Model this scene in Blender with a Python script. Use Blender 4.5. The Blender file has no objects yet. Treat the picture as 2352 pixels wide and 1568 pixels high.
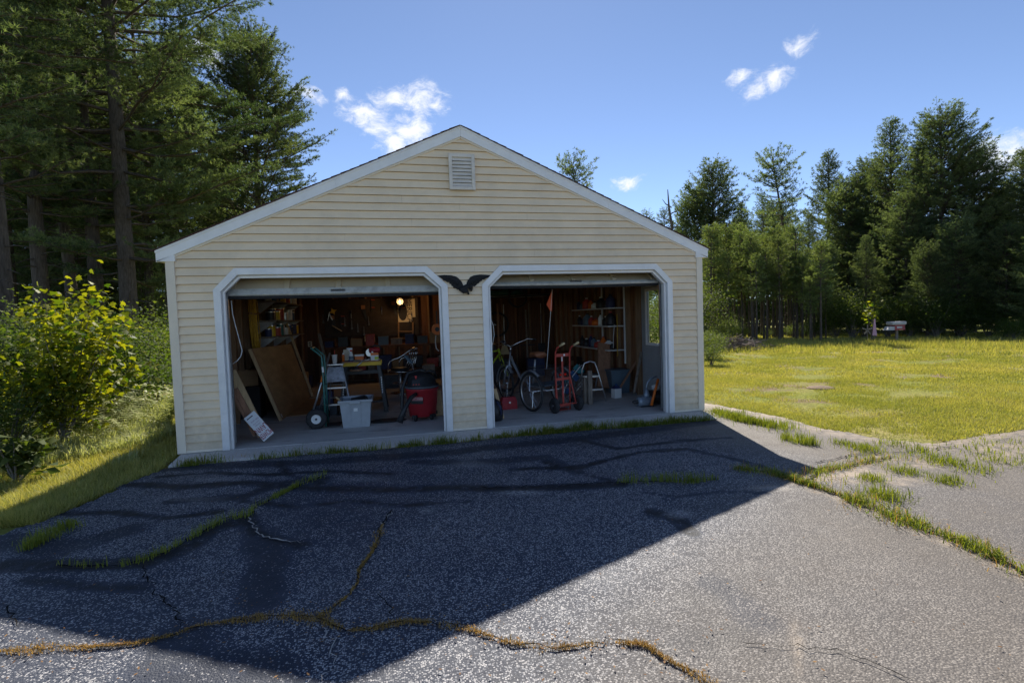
import bpy, math, random
import numpy as np
from mathutils import Vector, Matrix
random.seed(7); RNG = np.random.default_rng(11)
sc = bpy.context.scene
COL = sc.collection
rad = math.radians

# ---------------------------------------------------------------- camera
CAM = np.array([2.6428, -6.8845, 1.5247])
ROT = np.array([[0.9737956876, 0.2231645205, 0.0438127339],
                [-0.2248627258, 0.9736250339, 0.0386140890],
                [-0.0340398799, -0.0474540841, 0.9982932417]])   # columns: right, forward, up
FOC = 1514.3 / 3072.0
cd = bpy.data.cameras.new('camera'); cam = bpy.data.objects.new('camera', cd); COL.objects.link(cam)
cd.sensor_fit = 'HORIZONTAL'; cd.sensor_width = 36.0; cd.lens = 36.0 * FOC
cd.clip_start = 0.05; cd.clip_end = 3000.0
cam.matrix_world = Matrix(((ROT[0,0], ROT[0,2], -ROT[0,1], CAM[0]), (ROT[1,0], ROT[1,2], -ROT[1,1], CAM[1]),
                           (ROT[2,0], ROT[2,2], -ROT[2,1], CAM[2]), (0, 0, 0, 1)))
sc.camera = cam
# survey helpers: sight lines from the camera station (2352-wide sheet) met with a plane of the place
def ray(u, v): return ROT @ np.array([(u/2352.0 - .5)/FOC, 1.0, (784.0 - v)/2352.0/FOC])
def G(u, v, z=-.05): d = ray(u, v); return CAM + d*((z - CAM[2])/d[2])
def Y(u, v, y=0.): d = ray(u, v); return CAM + d*((y - CAM[1])/d[1])
def X(u, v, x): d = ray(u, v); return CAM + d*((x - CAM[0])/d[0])
def far(u, dist):                     # ground position at a bearing and a level distance
    d = ray(u, 740); d = d[:2]/np.hypot(d[0], d[1]); return CAM[:2] + d*dist

# ---------------------------------------------------------------- sky, sun, exposure
SUN = Vector((.30, 1.10, 1.0)).normalized()
sun_el = math.asin(SUN.z); sun_az = math.atan2(SUN.x, SUN.y)
w = bpy.data.worlds.new('World'); sc.world = w; w.use_nodes = True
nt = w.node_tree; N = nt.nodes; L = nt.links; N.clear()
out = N.new('ShaderNodeOutputWorld'); bg = N.new('ShaderNodeBackground'); L.new(bg.outputs[0], out.inputs[0])
sky = N.new('ShaderNodeTexSky'); sky.sky_type = 'NISHITA'; sky.sun_disc = False
sky.sun_elevation = sun_el; sky.sun_rotation = sun_az
sky.air_density = 0.55; sky.dust_density = 0.02; sky.ozone_density = 2.5; sky.altitude = 300
bg.inputs[1].default_value = 0.067
geo = N.new('ShaderNodeTexCoord')
def vm(op, a, b=None):
    n = N.new('ShaderNodeVectorMath'); n.operation = op
    for i, s in enumerate((a, b)):
        if s is None: continue
        if hasattr(s, 'is_output'): L.new(s, n.inputs[i])
        else: n.inputs[i].default_value = s
    return n.outputs[1] if op == 'DOT_PRODUCT' else n.outputs[0]
def ma(op, a, b=None, c=None, clamp=False):
    n = N.new('ShaderNodeMath'); n.operation = op; n.use_clamp = clamp
    for i, s in enumerate((a, b, c)):
        if s is None: continue
        if hasattr(s, 'is_output'): L.new(s, n.inputs[i])
        else: n.inputs[i].default_value = s
    return n.outputs[0]
DIR = geo.outputs['Generated']
def wnoise(scale, detail, rough, vec=DIR):
    n = N.new('ShaderNodeTexNoise'); n.inputs['Scale'].default_value = scale; n.inputs['Detail'].default_value = detail
    n.inputs['Roughness'].default_value = rough; L.new(vec, n.inputs['Vector']); return n
warp = wnoise(14, 2, .6)
sca = N.new('ShaderNodeVectorMath'); sca.operation = 'SCALE'; sca.inputs['Scale'].default_value = .05
L.new(vm('SUBTRACT', warp.outputs['Color'], (.5, .5, .5)), sca.inputs[0])
wv = vm('MULTIPLY', vm('ADD', DIR, sca.outputs[0]), (1, 1, 1.7))
fb = wnoise(30, 6, .72, wv).outputs[0]
# clouds that stand over the wood: bearing, height, half width, weight
CL = [(840, 262, 62, 1.0), (870, 300, 60, .85), (930, 305, 70, 1.1), (965, 235, 66, .85), (905, 225, 50, .8), (900, 330, 60, .9), (1000, 240, 36, .75),
      (785, 218, 26, .8), (1840, 98, 40, .72), (1692, 184, 36, .75), (1770, 185, 52, .78), (1735, 210, 36, .7), (1440, 418, 40, 1.0),
      (2300, 362, 80, 1.05), (460, 115, 60, 1.0), (708, 222, 34, .9), (120, 500, 100, .9), (330, 420, 80, .9)]
msum = None
for (u, v, ru, wt) in CL:
    d = ray(u, v); k = 1.35*ru/(2352*FOC)/np.linalg.norm(d); d = d/np.linalg.norm(d)
    n = N.new('ShaderNodeVectorMath'); n.operation = 'DISTANCE'; L.new(wv, n.inputs[0]); n.inputs[1].default_value = (d[0], d[1], d[2]*1.7)
    m = ma('MULTIPLY_ADD', n.outputs['Value'], -wt/k, wt)
    msum = m if msum is None else ma('MAXIMUM', msum, m)
mask = N.new('ShaderNodeMapRange'); mask.interpolation_type = 'SMOOTHSTEP'
L.new(ma('MULTIPLY_ADD', fb, 1.9, msum), mask.inputs[0]); mask.inputs[1].default_value = 1.10; mask.inputs[2].default_value = 2.05
gate = N.new('ShaderNodeMapRange'); L.new(msum, gate.inputs[0]); gate.inputs[1].default_value = 0.0; gate.inputs[2].default_value = .25
cm = ma('MULTIPLY', mask.outputs[0], gate.outputs[0], clamp=True)
mix = N.new('ShaderNodeMix'); mix.data_type = 'RGBA'
L.new(cm, mix.inputs[0]); hsv = N.new('ShaderNodeHueSaturation'); hsv.inputs['Saturation'].default_value = .95; L.new(sky.outputs[0], hsv.inputs['Color']); L.new(hsv.outputs[0], mix.inputs[6]); mix.inputs[7].default_value = (5.6, 5.7, 6.0, 1)
L.new(mix.outputs[2], bg.inputs[0])
sl = bpy.data.lights.new('sun', 'SUN'); sl.energy = 3.05; sl.angle = rad(.53); sl.color = (1.0, .93, .82)
so = bpy.data.objects.new('sun', sl); COL.objects.link(so); so.rotation_euler = (-SUN).to_track_quat('-Z', 'Y').to_euler(); so.location = (10, 30, 40)
sc.view_settings.view_transform = 'Standard'; sc.view_settings.look = 'None'
sc.view_settings.exposure = 1.52; sc.view_settings.gamma = 1.0; sc.view_settings.use_curve_mapping = False
cy = sc.cycles; cy.max_bounces = 7; cy.diffuse_bounces = 4; cy.glossy_bounces = 3; cy.transmission_bounces = 4; cy.transparent_max_bounces = 6
cy.use_denoising = True; cy.sample_clamp_indirect = 6.0; cy.caustics_reflective = False; cy.caustics_refractive = False

# ---------------------------------------------------------------- materials
def newmat(name):
    m = bpy.data.materials.new(name); m.use_nodes = True; return m, m.node_tree, m.node_tree.nodes, m.node_tree.links, m.node_tree.nodes['Principled BSDF']
def tnode(nt_, typ, **kw):
    n = nt_.nodes.new(typ)
    for k, v in kw.items():
        if k in n.inputs: n.inputs[k].default_value = v
        else: setattr(n, k, v)
    return n
MC = {}
def mat(name, col, rough=.6, metal=0., var=.18, scale=6., bump=0., bscale=60., spec=.4, stretch=None, col2=None, dirt=0., splash=0.):
    if name in MC: return MC[name]
    m, t, NN, LL, b = newmat(name)
    tc = tnode(t, 'ShaderNodeTexCoord'); vec = tc.outputs['Object']
    if stretch:
        mp = tnode(t, 'ShaderNodeMapping', Scale=stretch); LL.new(vec, mp.inputs[0]); vec = mp.outputs[0]
    n = tnode(t, 'ShaderNodeTexNoise', Scale=scale, Detail=6., Roughness=.65); LL.new(vec, n.inputs['Vector'])
    r = tnode(t, 'ShaderNodeValToRGB'); LL.new(n.outputs[0], r.inputs[0])
    c2 = col2 if col2 else tuple(min(1, c*(1+var)) for c in col); c1 = tuple(c*(1-var) for c in col)
    r.color_ramp.elements[0].position = .3; r.color_ramp.elements[1].position = .7
    r.color_ramp.elements[0].color = (*c1, 1); r.color_ramp.elements[1].color = (*c2, 1)
    cout = r.outputs[0]
    if dirt:
        n2 = tnode(t, 'ShaderNodeTexNoise', Scale=scale*.35, Detail=8., Roughness=.7); LL.new(tc.outputs['Object'], n2.inputs['Vector'])
        mr = tnode(t, 'ShaderNodeMapRange'); LL.new(n2.outputs[0], mr.inputs[0]); mr.inputs[1].default_value = .48; mr.inputs[2].default_value = .72; mr.inputs[4].default_value = dirt
        mx = tnode(t, 'ShaderNodeMix', data_type='RGBA'); LL.new(mr.outputs[0], mx.inputs[0]); LL.new(cout, mx.inputs[6]); mx.inputs[7].default_value = (.09, .075, .055, 1); cout = mx.outputs[2]
    if splash:
        sx = tnode(t, 'ShaderNodeSeparateXYZ'); LL.new(tc.outputs['Object'], sx.inputs[0])
        n4 = tnode(t, 'ShaderNodeTexNoise', Scale=7., Detail=8., Roughness=.75); LL.new(tc.outputs['Object'], n4.inputs['Vector'])
        ad = tnode(t, 'ShaderNodeMath', operation='MULTIPLY_ADD'); LL.new(n4.outputs[0], ad.inputs[0]); ad.inputs[1].default_value = -.9; LL.new(sx.outputs[2], ad.inputs[2])
        mr2 = tnode(t, 'ShaderNodeMapRange'); LL.new(ad.outputs[0], mr2.inputs[0]); mr2.inputs[1].default_value = .02; mr2.inputs[2].default_value = -.48; mr2.inputs[4].default_value = splash
        mx2 = tnode(t, 'ShaderNodeMix', data_type='RGBA'); LL.new(mr2.outputs[0], mx2.inputs[0]); LL.new(cout, mx2.inputs[6]); mx2.inputs[7].default_value = (.16, .12, .08, 1); cout = mx2.outputs[2]
    LL.new(cout, b.inputs['Base Color'])
    b.inputs['Roughness'].default_value = rough; b.inputs['Metallic'].default_value = metal; b.inputs['Specular IOR Level'].default_value = spec
    if bump:
        n3 = tnode(t, 'ShaderNodeTexNoise', Scale=bscale, Detail=4.); LL.new(vec, n3.inputs['Vector'])
        bp = tnode(t, 'ShaderNodeBump', Strength=bump, Distance=.01); LL.new(n3.outputs[0], bp.inputs['Height']); LL.new(bp.outputs[0], b.inputs['Normal'])
    MC[name] = m; return m
def leafmat(name, c1, c2, transl=.45, rough=.55, tint=(1.25, 1.25, .5), objvar=.25):
    m, t, NN, LL, b = newmat(name)
    at = tnode(t, 'ShaderNodeAttribute', attribute_name='tone'); oi = tnode(t, 'ShaderNodeObjectInfo')
    mx = tnode(t, 'ShaderNodeMix', data_type='RGBA'); LL.new(at.outputs['Fac'], mx.inputs[0]); mx.inputs[6].default_value = (*c1, 1); mx.inputs[7].default_value = (*c2, 1)
    mr = tnode(t, 'ShaderNodeMapRange'); LL.new(oi.outputs['Random'], mr.inputs[0]); mr.inputs[3].default_value = 1-objvar; mr.inputs[4].default_value = 1+objvar
    hs = tnode(t, 'ShaderNodeHueSaturation'); LL.new(mx.outputs[2], hs.inputs['Color']); LL.new(mr.outputs[0], hs.inputs['Value'])
    LL.new(hs.outputs[0], b.inputs['Base Color']); b.inputs['Roughness'].default_value = rough; b.inputs['Specular IOR Level'].default_value = .16
    tr = tnode(t, 'ShaderNodeBsdfTranslucent'); tm = tnode(t, 'ShaderNodeMix', data_type='RGBA', blend_type='MULTIPLY'); tm.inputs[0].default_value = 1.0
    LL.new(hs.outputs[0], tm.inputs[6]); tm.inputs[7].default_value = (*tint, 1); LL.new(tm.outputs[2], tr.inputs[0])
    ms = tnode(t, 'ShaderNodeMixShader'); ms.inputs[0].default_value = transl
    LL.new(b.outputs[0], ms.inputs[1]); LL.new(tr.outputs[0], ms.inputs[2]); LL.new(ms.outputs[0], NN['Material Output'].inputs[0])
    MC[name] = m; return m

# ---------------------------------------------------------------- mesh helpers
ORG = {}
class MB:
    def __init__(s): s.v = []; s.f = []; s.n = 0
    def add(s, vs, fs):
        o = s.n; s.v.extend([tuple(map(float, p)) for p in vs]); s.f.extend([tuple(i+o for i in f) for f in fs]); s.n += len(vs); return s
    def hexa(s, p):     # eight corners: bottom four counter-clockwise, then top four
        return s.add(p, [(3,2,1,0), (4,5,6,7), (0,1,5,4), (1,2,6,5), (2,3,7,6), (3,0,4,7)])
    def box(s, x0, x1, y0, y1, z0, z1):
        return s.hexa([(x0,y0,z0),(x1,y0,z0),(x1,y1,z0),(x0,y1,z0),(x0,y0,z1),(x1,y0,z1),(x1,y1,z1),(x0,y1,z1)])
    def cbox(s, c, sz, rz=0, M=None):
        x, y, z = [a/2 for a in sz]
        p = [(-x,-y,-z),(x,-y,-z),(x,y,-z),(-x,y,-z),(-x,-y,z),(x,-y,z),(x,y,z),(-x,y,z)]
        Mx = M if M is not None else Matrix.Rotation(rz, 3, 'Z')
        return s.hexa([Vector(c) + Mx @ Vector(q) for q in p])
    def bar(s, a, b, w, d, up=(0,0,1)):
        a = Vector(a); b = Vector(b); t = (b-a).normalized(); u = Vector(up)
        if abs(t.dot(u)) > .97: u = Vector((0,1,0))
        r = t.cross(u).normalized(); u = r.cross(t).normalized()
        r = r*(w/2); u = u*(d/2)
        return s.hexa([a-r-u, a+r-u, a+r+u, a-r+u, b-r-u, b+r-u, b+r+u, b-r+u])
    def tube(s, pts, r, n=8, cap=True, close=False):
        pts = [Vector(p) for p in pts]; m = len(pts); rs = r if hasattr(r, '__len__') else [r]*m
        vs = []; pu = None
        for i in range(m):
            if close: t = pts[(i+1) % m] - pts[i-1]
            else: t = pts[min(i+1, m-1)] - pts[max(i-1, 0)]
            t = t.normalized() if t.length > 1e-9 else Vector((0,0,1))
            if pu is None: pu = Vector((0,0,1)) if abs(t.z) < .9 else Vector((1,0,0))
            u = pu - t*pu.dot(t); u = u.normalized() if u.length > 1e-6 else t.orthogonal().normalized(); pu = u; q = t.cross(u)
            for k in range(n):
                a = 2*math.pi*k/n; vs.append(pts[i] + (u*math.cos(a) + q*math.sin(a))*rs[i])
        fs = []
        for i in range(m if close else m-1):
            j = (i+1) % m
            for k in range(n): fs.append((i*n+k, i*n+(k+1) % n, j*n+(k+1) % n, j*n+k))
        if cap and not close: fs.append(tuple(range(n))[::-1]); fs.append(tuple((m-1)*n+k for k in range(n)))
        return s.add(vs, fs)
    def lathe(s, prof, n=16, M=None, cap=True):
        M = M or Matrix.Identity(4); vs = []; fs = []; m = len(prof)
        for (r, z) in prof:
            for k in range(n):
                a = 2*math.pi*k/n; vs.append(M @ Vector((r*math.cos(a), r*math.sin(a), z)))
        for i in range(m-1):
            for k in range(n): fs.append((i*n+k, i*n+(k+1) % n, (i+1)*n+(k+1) % n, (i+1)*n+k))
        if cap: fs.append(tuple(range(n))[::-1]); fs.append(tuple((m-1)*n+k for k in range(n)))
        return s.add(vs, fs)
    def prism(s, poly, depth, M=None):    # polygon in local xy, thickness along local z
        M = M or Matrix.Identity(4); n = len(poly)
        vs = [M @ Vector((x, y, 0)) for x, y in poly] + [M @ Vector((x, y, depth)) for x, y in poly]
        fs = [tuple(range(n))[::-1], tuple(range(n, 2*n))] + [(i, (i+1) % n, n+(i+1) % n, n+i) for i in range(n)]
        return s.add(vs, fs)
    def build(s, name, m, parent=None, world=False, smooth=False, bevel=0.):
        vs = s.v
        if world and parent is not None:
            o = ORG.get(parent.name, Vector()); vs = [(p[0]-o.x, p[1]-o.y, p[2]-o.z) for p in vs]
        me = bpy.data.meshes.new(name); me.from_pydata(vs, [], s.f)
        me.materials.append(m)
        if smooth: me.polygons.foreach_set('use_smooth', [True]*len(me.polygons))
        me.update(); o = bpy.data.objects.new(name, me); COL.objects.link(o)
        if parent is not None: o.parent = parent; ORG[o.name] = ORG.get(parent.name, Vector())
        if bevel:
            b = o.modifiers.new('bevel', 'BEVEL'); b.width = bevel; b.segments = 2; b.limit_method = 'ANGLE'
        return o
def tag(o, label, cat, group=None):
    o['label'] = label; o['category'] = cat
    if group: o['group'] = group
    return o
def thing(name, label, cat, loc=(0,0,0), rz=0, group=None):
    o = bpy.data.objects.new(name, None); COL.objects.link(o); o.empty_display_size = .2
    o.location = loc; o.rotation_euler = (0, 0, rz); ORG[o.name] = Vector(loc); return tag(o, label, cat, group)
def kind(o, k): o['kind'] = k; return o
def plane_M(o, xa, ya):
    o = Vector(o); x = Vector(xa).normalized(); y = Vector(ya); y = (y - x*x.dot(y)).normalized(); z = x.cross(y)
    return Matrix(((x.x,y.x,z.x,o.x),(x.y,y.y,z.y,o.y),(x.z,y.z,z.z,o.z),(0,0,0,1)))
def axis_M(o, zdir):
    z = Vector(zdir).normalized(); x = z.orthogonal().normalized(); return plane_M(o, x, z.cross(x))
def npmesh(name, V, F, m, tone=None, parent=None, smooth=False):
    V = np.asarray(V, np.float32); F = np.asarray(F, np.int32); k = F.shape[1]; nf = len(F)
    me = bpy.data.meshes.new(name); me.vertices.add(len(V)); me.vertices.foreach_set('co', V.ravel())
    me.loops.add(nf*k); me.loops.foreach_set('vertex_index', F.ravel())
    me.polygons.add(nf); me.polygons.foreach_set('loop_start', np.arange(0, nf*k, k, dtype=np.int32))
    if smooth: me.polygons.foreach_set('use_smooth', np.ones(nf, bool))
    if tone is not None:
        a = me.attributes.new('tone', 'FLOAT', 'POINT'); a.data.foreach_set('value', np.asarray(tone, np.float32))
    me.materials.append(m); me.update(calc_edges=True); me.validate()
    o = bpy.data.objects.new(name, me); COL.objects.link(o)
    if parent is not None: o.parent = parent
    return o
def text(name, s, size, M, m, parent, thick=.0006):
    c = bpy.data.curves.new(name, 'FONT'); c.body = s; c.size = size; c.align_x = 'CENTER'; c.align_y = 'CENTER'; c.extrude = thick
    o = bpy.data.objects.new(name+'_curve', c); COL.objects.link(o)
    dg = bpy.context.evaluated_depsgraph_get(); me = bpy.data.meshes.new_from_object(o.evaluated_get(dg)); bpy.data.objects.remove(o); bpy.data.curves.remove(c)
    me.transform(M); me.materials.clear(); me.materials.append(m); q = bpy.data.objects.new(name, me); COL.objects.link(q)
    if parent is not None:
        q.parent = parent; og = ORG.get(parent.name, Vector()); me.transform(Matrix.Translation(-og)); ORG[q.name] = og
    return q
def copy_tree(o, loc, rz=0, sc_=1.0, label=None, parts=True):
    c = o.copy(); COL.objects.link(c); c.location = loc; c.rotation_euler = (0, 0, rz); c.scale = (sc_,)*3
    if label: c['label'] = label
    if parts:
        for ch in list(o.children):
            d = ch.copy(); COL.objects.link(d); d.parent = c
            for g in list(ch.children):
                e = g.copy(); COL.objects.link(e); e.parent = d
    return c
# ================================================================ the ground
def inpoly(px, py, poly):
    px = np.asarray(px); py = np.asarray(py); c = np.zeros(px.shape, bool); n = len(poly)
    for i in range(n):
        x0, y0 = poly[i][:2]; x1, y1 = poly[(i+1) % n][:2]
        if y0 == y1: continue
        t = ((y0 > py) != (y1 > py)) & (px < (x1-x0)*(py-y0)/(y1-y0) + x0); c ^= t
    return c
def polydist(px, py, pts):
    best = np.full(np.shape(px), 1e9)
    for a, b in zip(pts[:-1], pts[1:]):
        dx, dy = b[0]-a[0], b[1]-a[1]; l2 = dx*dx+dy*dy+1e-12
        t = np.clip(((px-a[0])*dx + (py-a[1])*dy)/l2, 0, 1); best = np.minimum(best, np.hypot(px-a[0]-t*dx, py-a[1]-t*dy))
    return best
def smooth(a, b, x): t = np.clip((x-a)/(b-a), 0, 1); return t*t*(3-2*t)
def vnoise(x, y, s, seed=0):     # cheap value noise
    x = np.asarray(x, float)*s; y = np.asarray(y, float)*s; xi = np.floor(x).astype(int); yi = np.floor(y).astype(int); fx = x-xi; fy = y-yi
    def hsh(i, j):
        v = np.sin(i*127.1 + j*311.7 + seed*74.7)*43758.5453; return v - np.floor(v)
    fx = fx*fx*(3-2*fx); fy = fy*fy*(3-2*fy)
    return (hsh(xi,yi)*(1-fx)+hsh(xi+1,yi)*fx)*(1-fy) + (hsh(xi,yi+1)*(1-fx)+hsh(xi+1,yi+1)*fx)*fy
def fbm(x, y, s, seed=0): return (vnoise(x,y,s,seed)*.5 + vnoise(x,y,s*2.1,seed+1)*.3 + vnoise(x,y,s*4.3,seed+2)*.2)
GP = lambda pts, z=-.05: [G(u, v, z)[:2] for u, v in pts]
lawn_edge = GP([(1622, 926), (1690, 938), (1790, 957), (1850, 975), (1950, 994), (2050, 1011), (2130, 1019), (2200, 1010), (2280, 997), (2352, 986)])
left_edge = GP([(0, 1226), (100, 1196), (200, 1151), (300, 1106), (395, 1068)])
DRIVE = [(-3.5, -20), (-1.6, -6)] + [tuple(p) for p in left_edge] + [(.03, -.25), (.05, .2), (7.1, .2), (7.12, 1.1)] + [tuple(p) for p in lawn_edge] + [(13.2, -3.1), (20, -6), (20, -20)]
def hground(x, y):
    x = np.asarray(x, float); y = np.asarray(y, float)
    ins = inpoly(x, y, DRIVE) | ((x > -.05) & (x < 7.25) & (y > -.3) & (y < 7.35))
    z = -.052 + .05*(fbm(x, y, .35, 3)-.5) + .02*(vnoise(x, y, 1.7, 9)-.5)
    z = z - .13*smooth(.1, 1.6, -x)*smooth(-7, -3, y) - .25*smooth(2, 9, -x)*(1-smooth(-2, 9, y)*.5)
    z = z + .5*smooth(30, 75, np.hypot(x-3, y+7))*fbm(x, y, .05, 5)
    return np.where(ins, -.12, z)
def grid(xs, ys, zf):
    xx, yy = np.meshgrid(xs, ys); V = np.stack([xx, yy, zf(xx, yy)], -1).reshape(-1, 3); nx = len(xs); ny = len(ys)
    i = (np.arange(ny-1)[:, None]*nx + np.arange(nx-1)[None]).ravel(); return V, np.stack([i, i+1, i+nx+1, i+nx], -1)
gx = np.unique(np.concatenate([np.linspace(-900, -40, 14), np.linspace(-40, -8, 33), np.arange(-8, 18, .2), np.arange(18, 46, .7), np.linspace(46, 900, 14)]))
gy = np.unique(np.concatenate([np.linspace(-300, -12, 8), np.arange(-12, 20, .2), np.arange(20, 60, 1.), np.linspace(60, 1200, 14)]))
V, F = grid(gx, gy, hground)
def ground_mat():
    m, t, NN, LL, b = newmat('lawn_soil')
    tc = tnode(t, 'ShaderNodeTexCoord'); v = tc.outputs['Object']
    def nz(s, d=6., r=.6): n = tnode(t, 'ShaderNodeTexNoise', Scale=s, Detail=d, Roughness=r); LL.new(v, n.inputs['Vector']); return n.outputs[0]
    def ramp(src, stops):
        r = tnode(t, 'ShaderNodeValToRGB'); LL.new(src, r.inputs[0]); e = r.color_ramp.elements
        while len(e) < len(stops): e.new(.5)
        for i, (p, c) in enumerate(stops): e[i].position = p; e[i].color = (*c, 1)
        return r.outputs[0]
    big = ramp(nz(.32, 5.), [(.3, (.13, .17, .03)), (.5, (.22, .225, .05)), (.68, (.30, .26, .10))])
    fine = ramp(nz(26, 8., .75), [(.3, (.42, .45, .4)), (.62, (1.3, 1.3, 1.2))])
    mx = tnode(t, 'ShaderNodeMix', data_type='RGBA', blend_type='MULTIPLY'); mx.inputs[0].default_value = 1; LL.new(big, mx.inputs[6]); LL.new(fine, mx.inputs[7])
    bare = tnode(t, 'ShaderNodeMapRange'); LL.new(nz(.9, 7.), bare.inputs[0]); bare.inputs[1].default_value = .54; bare.inputs[2].default_value = .64
    m2 = tnode(t, 'ShaderNodeMix', data_type='RGBA'); LL.new(bare.outputs[0], m2.inputs[0]); LL.new(mx.outputs[2], m2.inputs[6]); m2.inputs[7].default_value = (.23, .17, .11, 1)
    LL.new(m2.outputs[2], b.inputs['Base Color']); b.inputs['Roughness'].default_value = .9; b.inputs['Specular IOR Level'].default_value = .1
    bp = tnode(t, 'ShaderNodeBump', Strength=.8, Distance=.05); LL.new(nz(30, 6.), bp.inputs['Height']); LL.new(bp.outputs[0], b.inputs['Normal'])
    return m
gm = ground_mat()
kind(npmesh('ground', V, F, gm, smooth=True), 'structure')

# ---------------------------------------------------------------- asphalt driveway
def asphalt_mat():
    m, t, NN, LL, b = newmat('asphalt')
    tc = tnode(t, 'ShaderNodeTexCoord'); v = tc.outputs['Object']
    def nz(s, d=5., r=.6): n = tnode(t, 'ShaderNodeTexNoise', Scale=s, Detail=d, Roughness=r); LL.new(v, n.inputs['Vector']); return n.outputs[0]
    def attr(n): a = tnode(t, 'ShaderNodeAttribute', attribute_name=n); return a.outputs['Fac']
    def mr(src, a, b_, c=0., d=1.):
        n = tnode(t, 'ShaderNodeMapRange'); LL.new(src, n.inputs[0]); n.inputs[1].default_value = a; n.inputs[2].default_value = b_; n.inputs[3].default_value = c; n.inputs[4].default_value = d; return n.outputs[0]
    def mt(op, a, c):
        n = tnode(t, 'ShaderNodeMath', operation=op)
        for i, s in enumerate((a, c)):
            if hasattr(s, 'is_output'): LL.new(s, n.inputs[i])
            else: n.inputs[i].default_value = s
        return n.outputs[0]
    def mixc(f, a, c):
        n = tnode(t, 'ShaderNodeMix', data_type='RGBA')
        for i, s in ((0, f), (6, a), (7, c)):
            if hasattr(s, 'is_output'): LL.new(s, n.inputs[i])
            else: n.inputs[i].default_value = s if i == 0 else (*s, 1)
        return n.outputs[2]
    vo = tnode(t, 'ShaderNodeTexVoronoi', Scale=104.); LL.new(v, vo.inputs['Vector'])
    stone = tnode(t, 'ShaderNodeTexVoronoi', Scale=104.); LL.new(v, stone.inputs['Vector'])
    sep = tnode(t, 'ShaderNodeSeparateColor'); LL.new(stone.outputs['Color'], sep.inputs[0])
    # bitumen coat worn off the tops of the stones, more in some patches than others
    patch = mt('ADD', mt('MULTIPLY', nz(.8, 6., .65), .75), mt('MULTIPLY', nz(7, 5., .7), .35))
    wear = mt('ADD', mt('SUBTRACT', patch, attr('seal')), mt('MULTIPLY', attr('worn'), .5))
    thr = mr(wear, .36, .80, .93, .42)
    exposed = mt('GREATER_THAN', sep.outputs[0], thr)
    top = mt('LESS_THAN', vo.outputs['Distance'], .52)
    ex = mt('MULTIPLY', exposed, top)
    coat = mixc(mr(nz(2.2, 6.), .3, .7), (.024, .032, .056), (.048, .058, .084))
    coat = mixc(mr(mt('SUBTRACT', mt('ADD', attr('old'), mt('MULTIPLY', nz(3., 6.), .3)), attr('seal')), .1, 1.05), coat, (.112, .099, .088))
    stc = mixc(sep.outputs[1], (.15, .16, .185), (.46, .445, .44))
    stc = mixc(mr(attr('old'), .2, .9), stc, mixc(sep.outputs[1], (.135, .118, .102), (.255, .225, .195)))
    col = mixc(ex, coat, stc)
    col = mixc(mt('MULTIPLY', mr(attr('seal'), .25, .75), mr(nz(14, 5.), .3, .5)), col, (.012, .013, .017))
    stain = mr(nz(.55, 7., .7), .56, .72, 0., .55)
    col = mixc(stain, col, (.045, .043, .042))
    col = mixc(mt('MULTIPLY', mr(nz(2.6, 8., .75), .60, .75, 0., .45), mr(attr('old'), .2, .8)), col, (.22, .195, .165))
    sandf = mt('MULTIPLY', attr('sand'), mr(nz(9, 7., .7), .38, .6))
    col = mixc(sandf, col, (.36, .29, .22))
    pale = mt('MULTIPLY', attr('chalk'), mr(nz(40, 6., .7), .40, .62))
    col = mixc(pale, col, (.42, .41, .40))
    LL.new(col, b.inputs['Base Color'])
    b.inputs['Specular IOR Level'].default_value = .32
    LL.new(mr(nz(5), .3, .7, .62, .78), b.inputs['Roughness'])
    hgt = mt('SUBTRACT', mt('MULTIPLY', nz(12, 5.), .35), vo.outputs['Distance'])
    bp = tnode(t, 'ShaderNodeBump', Strength=.55, Distance=.006); LL.new(hgt, bp.inputs['Height']); LL.new(bp.outputs[0], b.inputs['Normal'])
    return m
am = asphalt_mat()
xs = np.arange(-4, 16.01, .045); ys = np.arange(-7.6, 1.31, .045)
zdr = lambda x, y: -.05 + .012*(fbm(x, y, .5, 21)-.5)
V, F = grid(xs, ys, zdr)
wob = .05*(vnoise(V[:, 0], V[:, 1], 3, 2)-.5)
cx = V[F].mean(1); keep = inpoly(cx[:, 0] + .08*(vnoise(cx[:, 0], cx[:, 1], 4, 31)-.5), cx[:, 1] + .10*(vnoise(cx[:, 0], cx[:, 1], 5, 33)-.5), DRIVE) & ~((cx[:, 0] > .2) & (cx[:, 0] < 7.0) & (cx[:, 1] > -.2))
F = F[keep]; used = np.unique(F); rm = np.full(len(V), -1); rm[used] = np.arange(len(used)); V = V[used]; F = rm[F]
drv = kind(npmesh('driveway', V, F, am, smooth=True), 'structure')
px, py = V[:, 0], V[:, 1]
def track(pts, wdt): return 1 - smooth(wdt*.5, wdt*1.2, polydist(px, py, GP(pts)) + .05*(vnoise(px, py, 6, 4)-.5))
seal = np.zeros(len(V))
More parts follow.
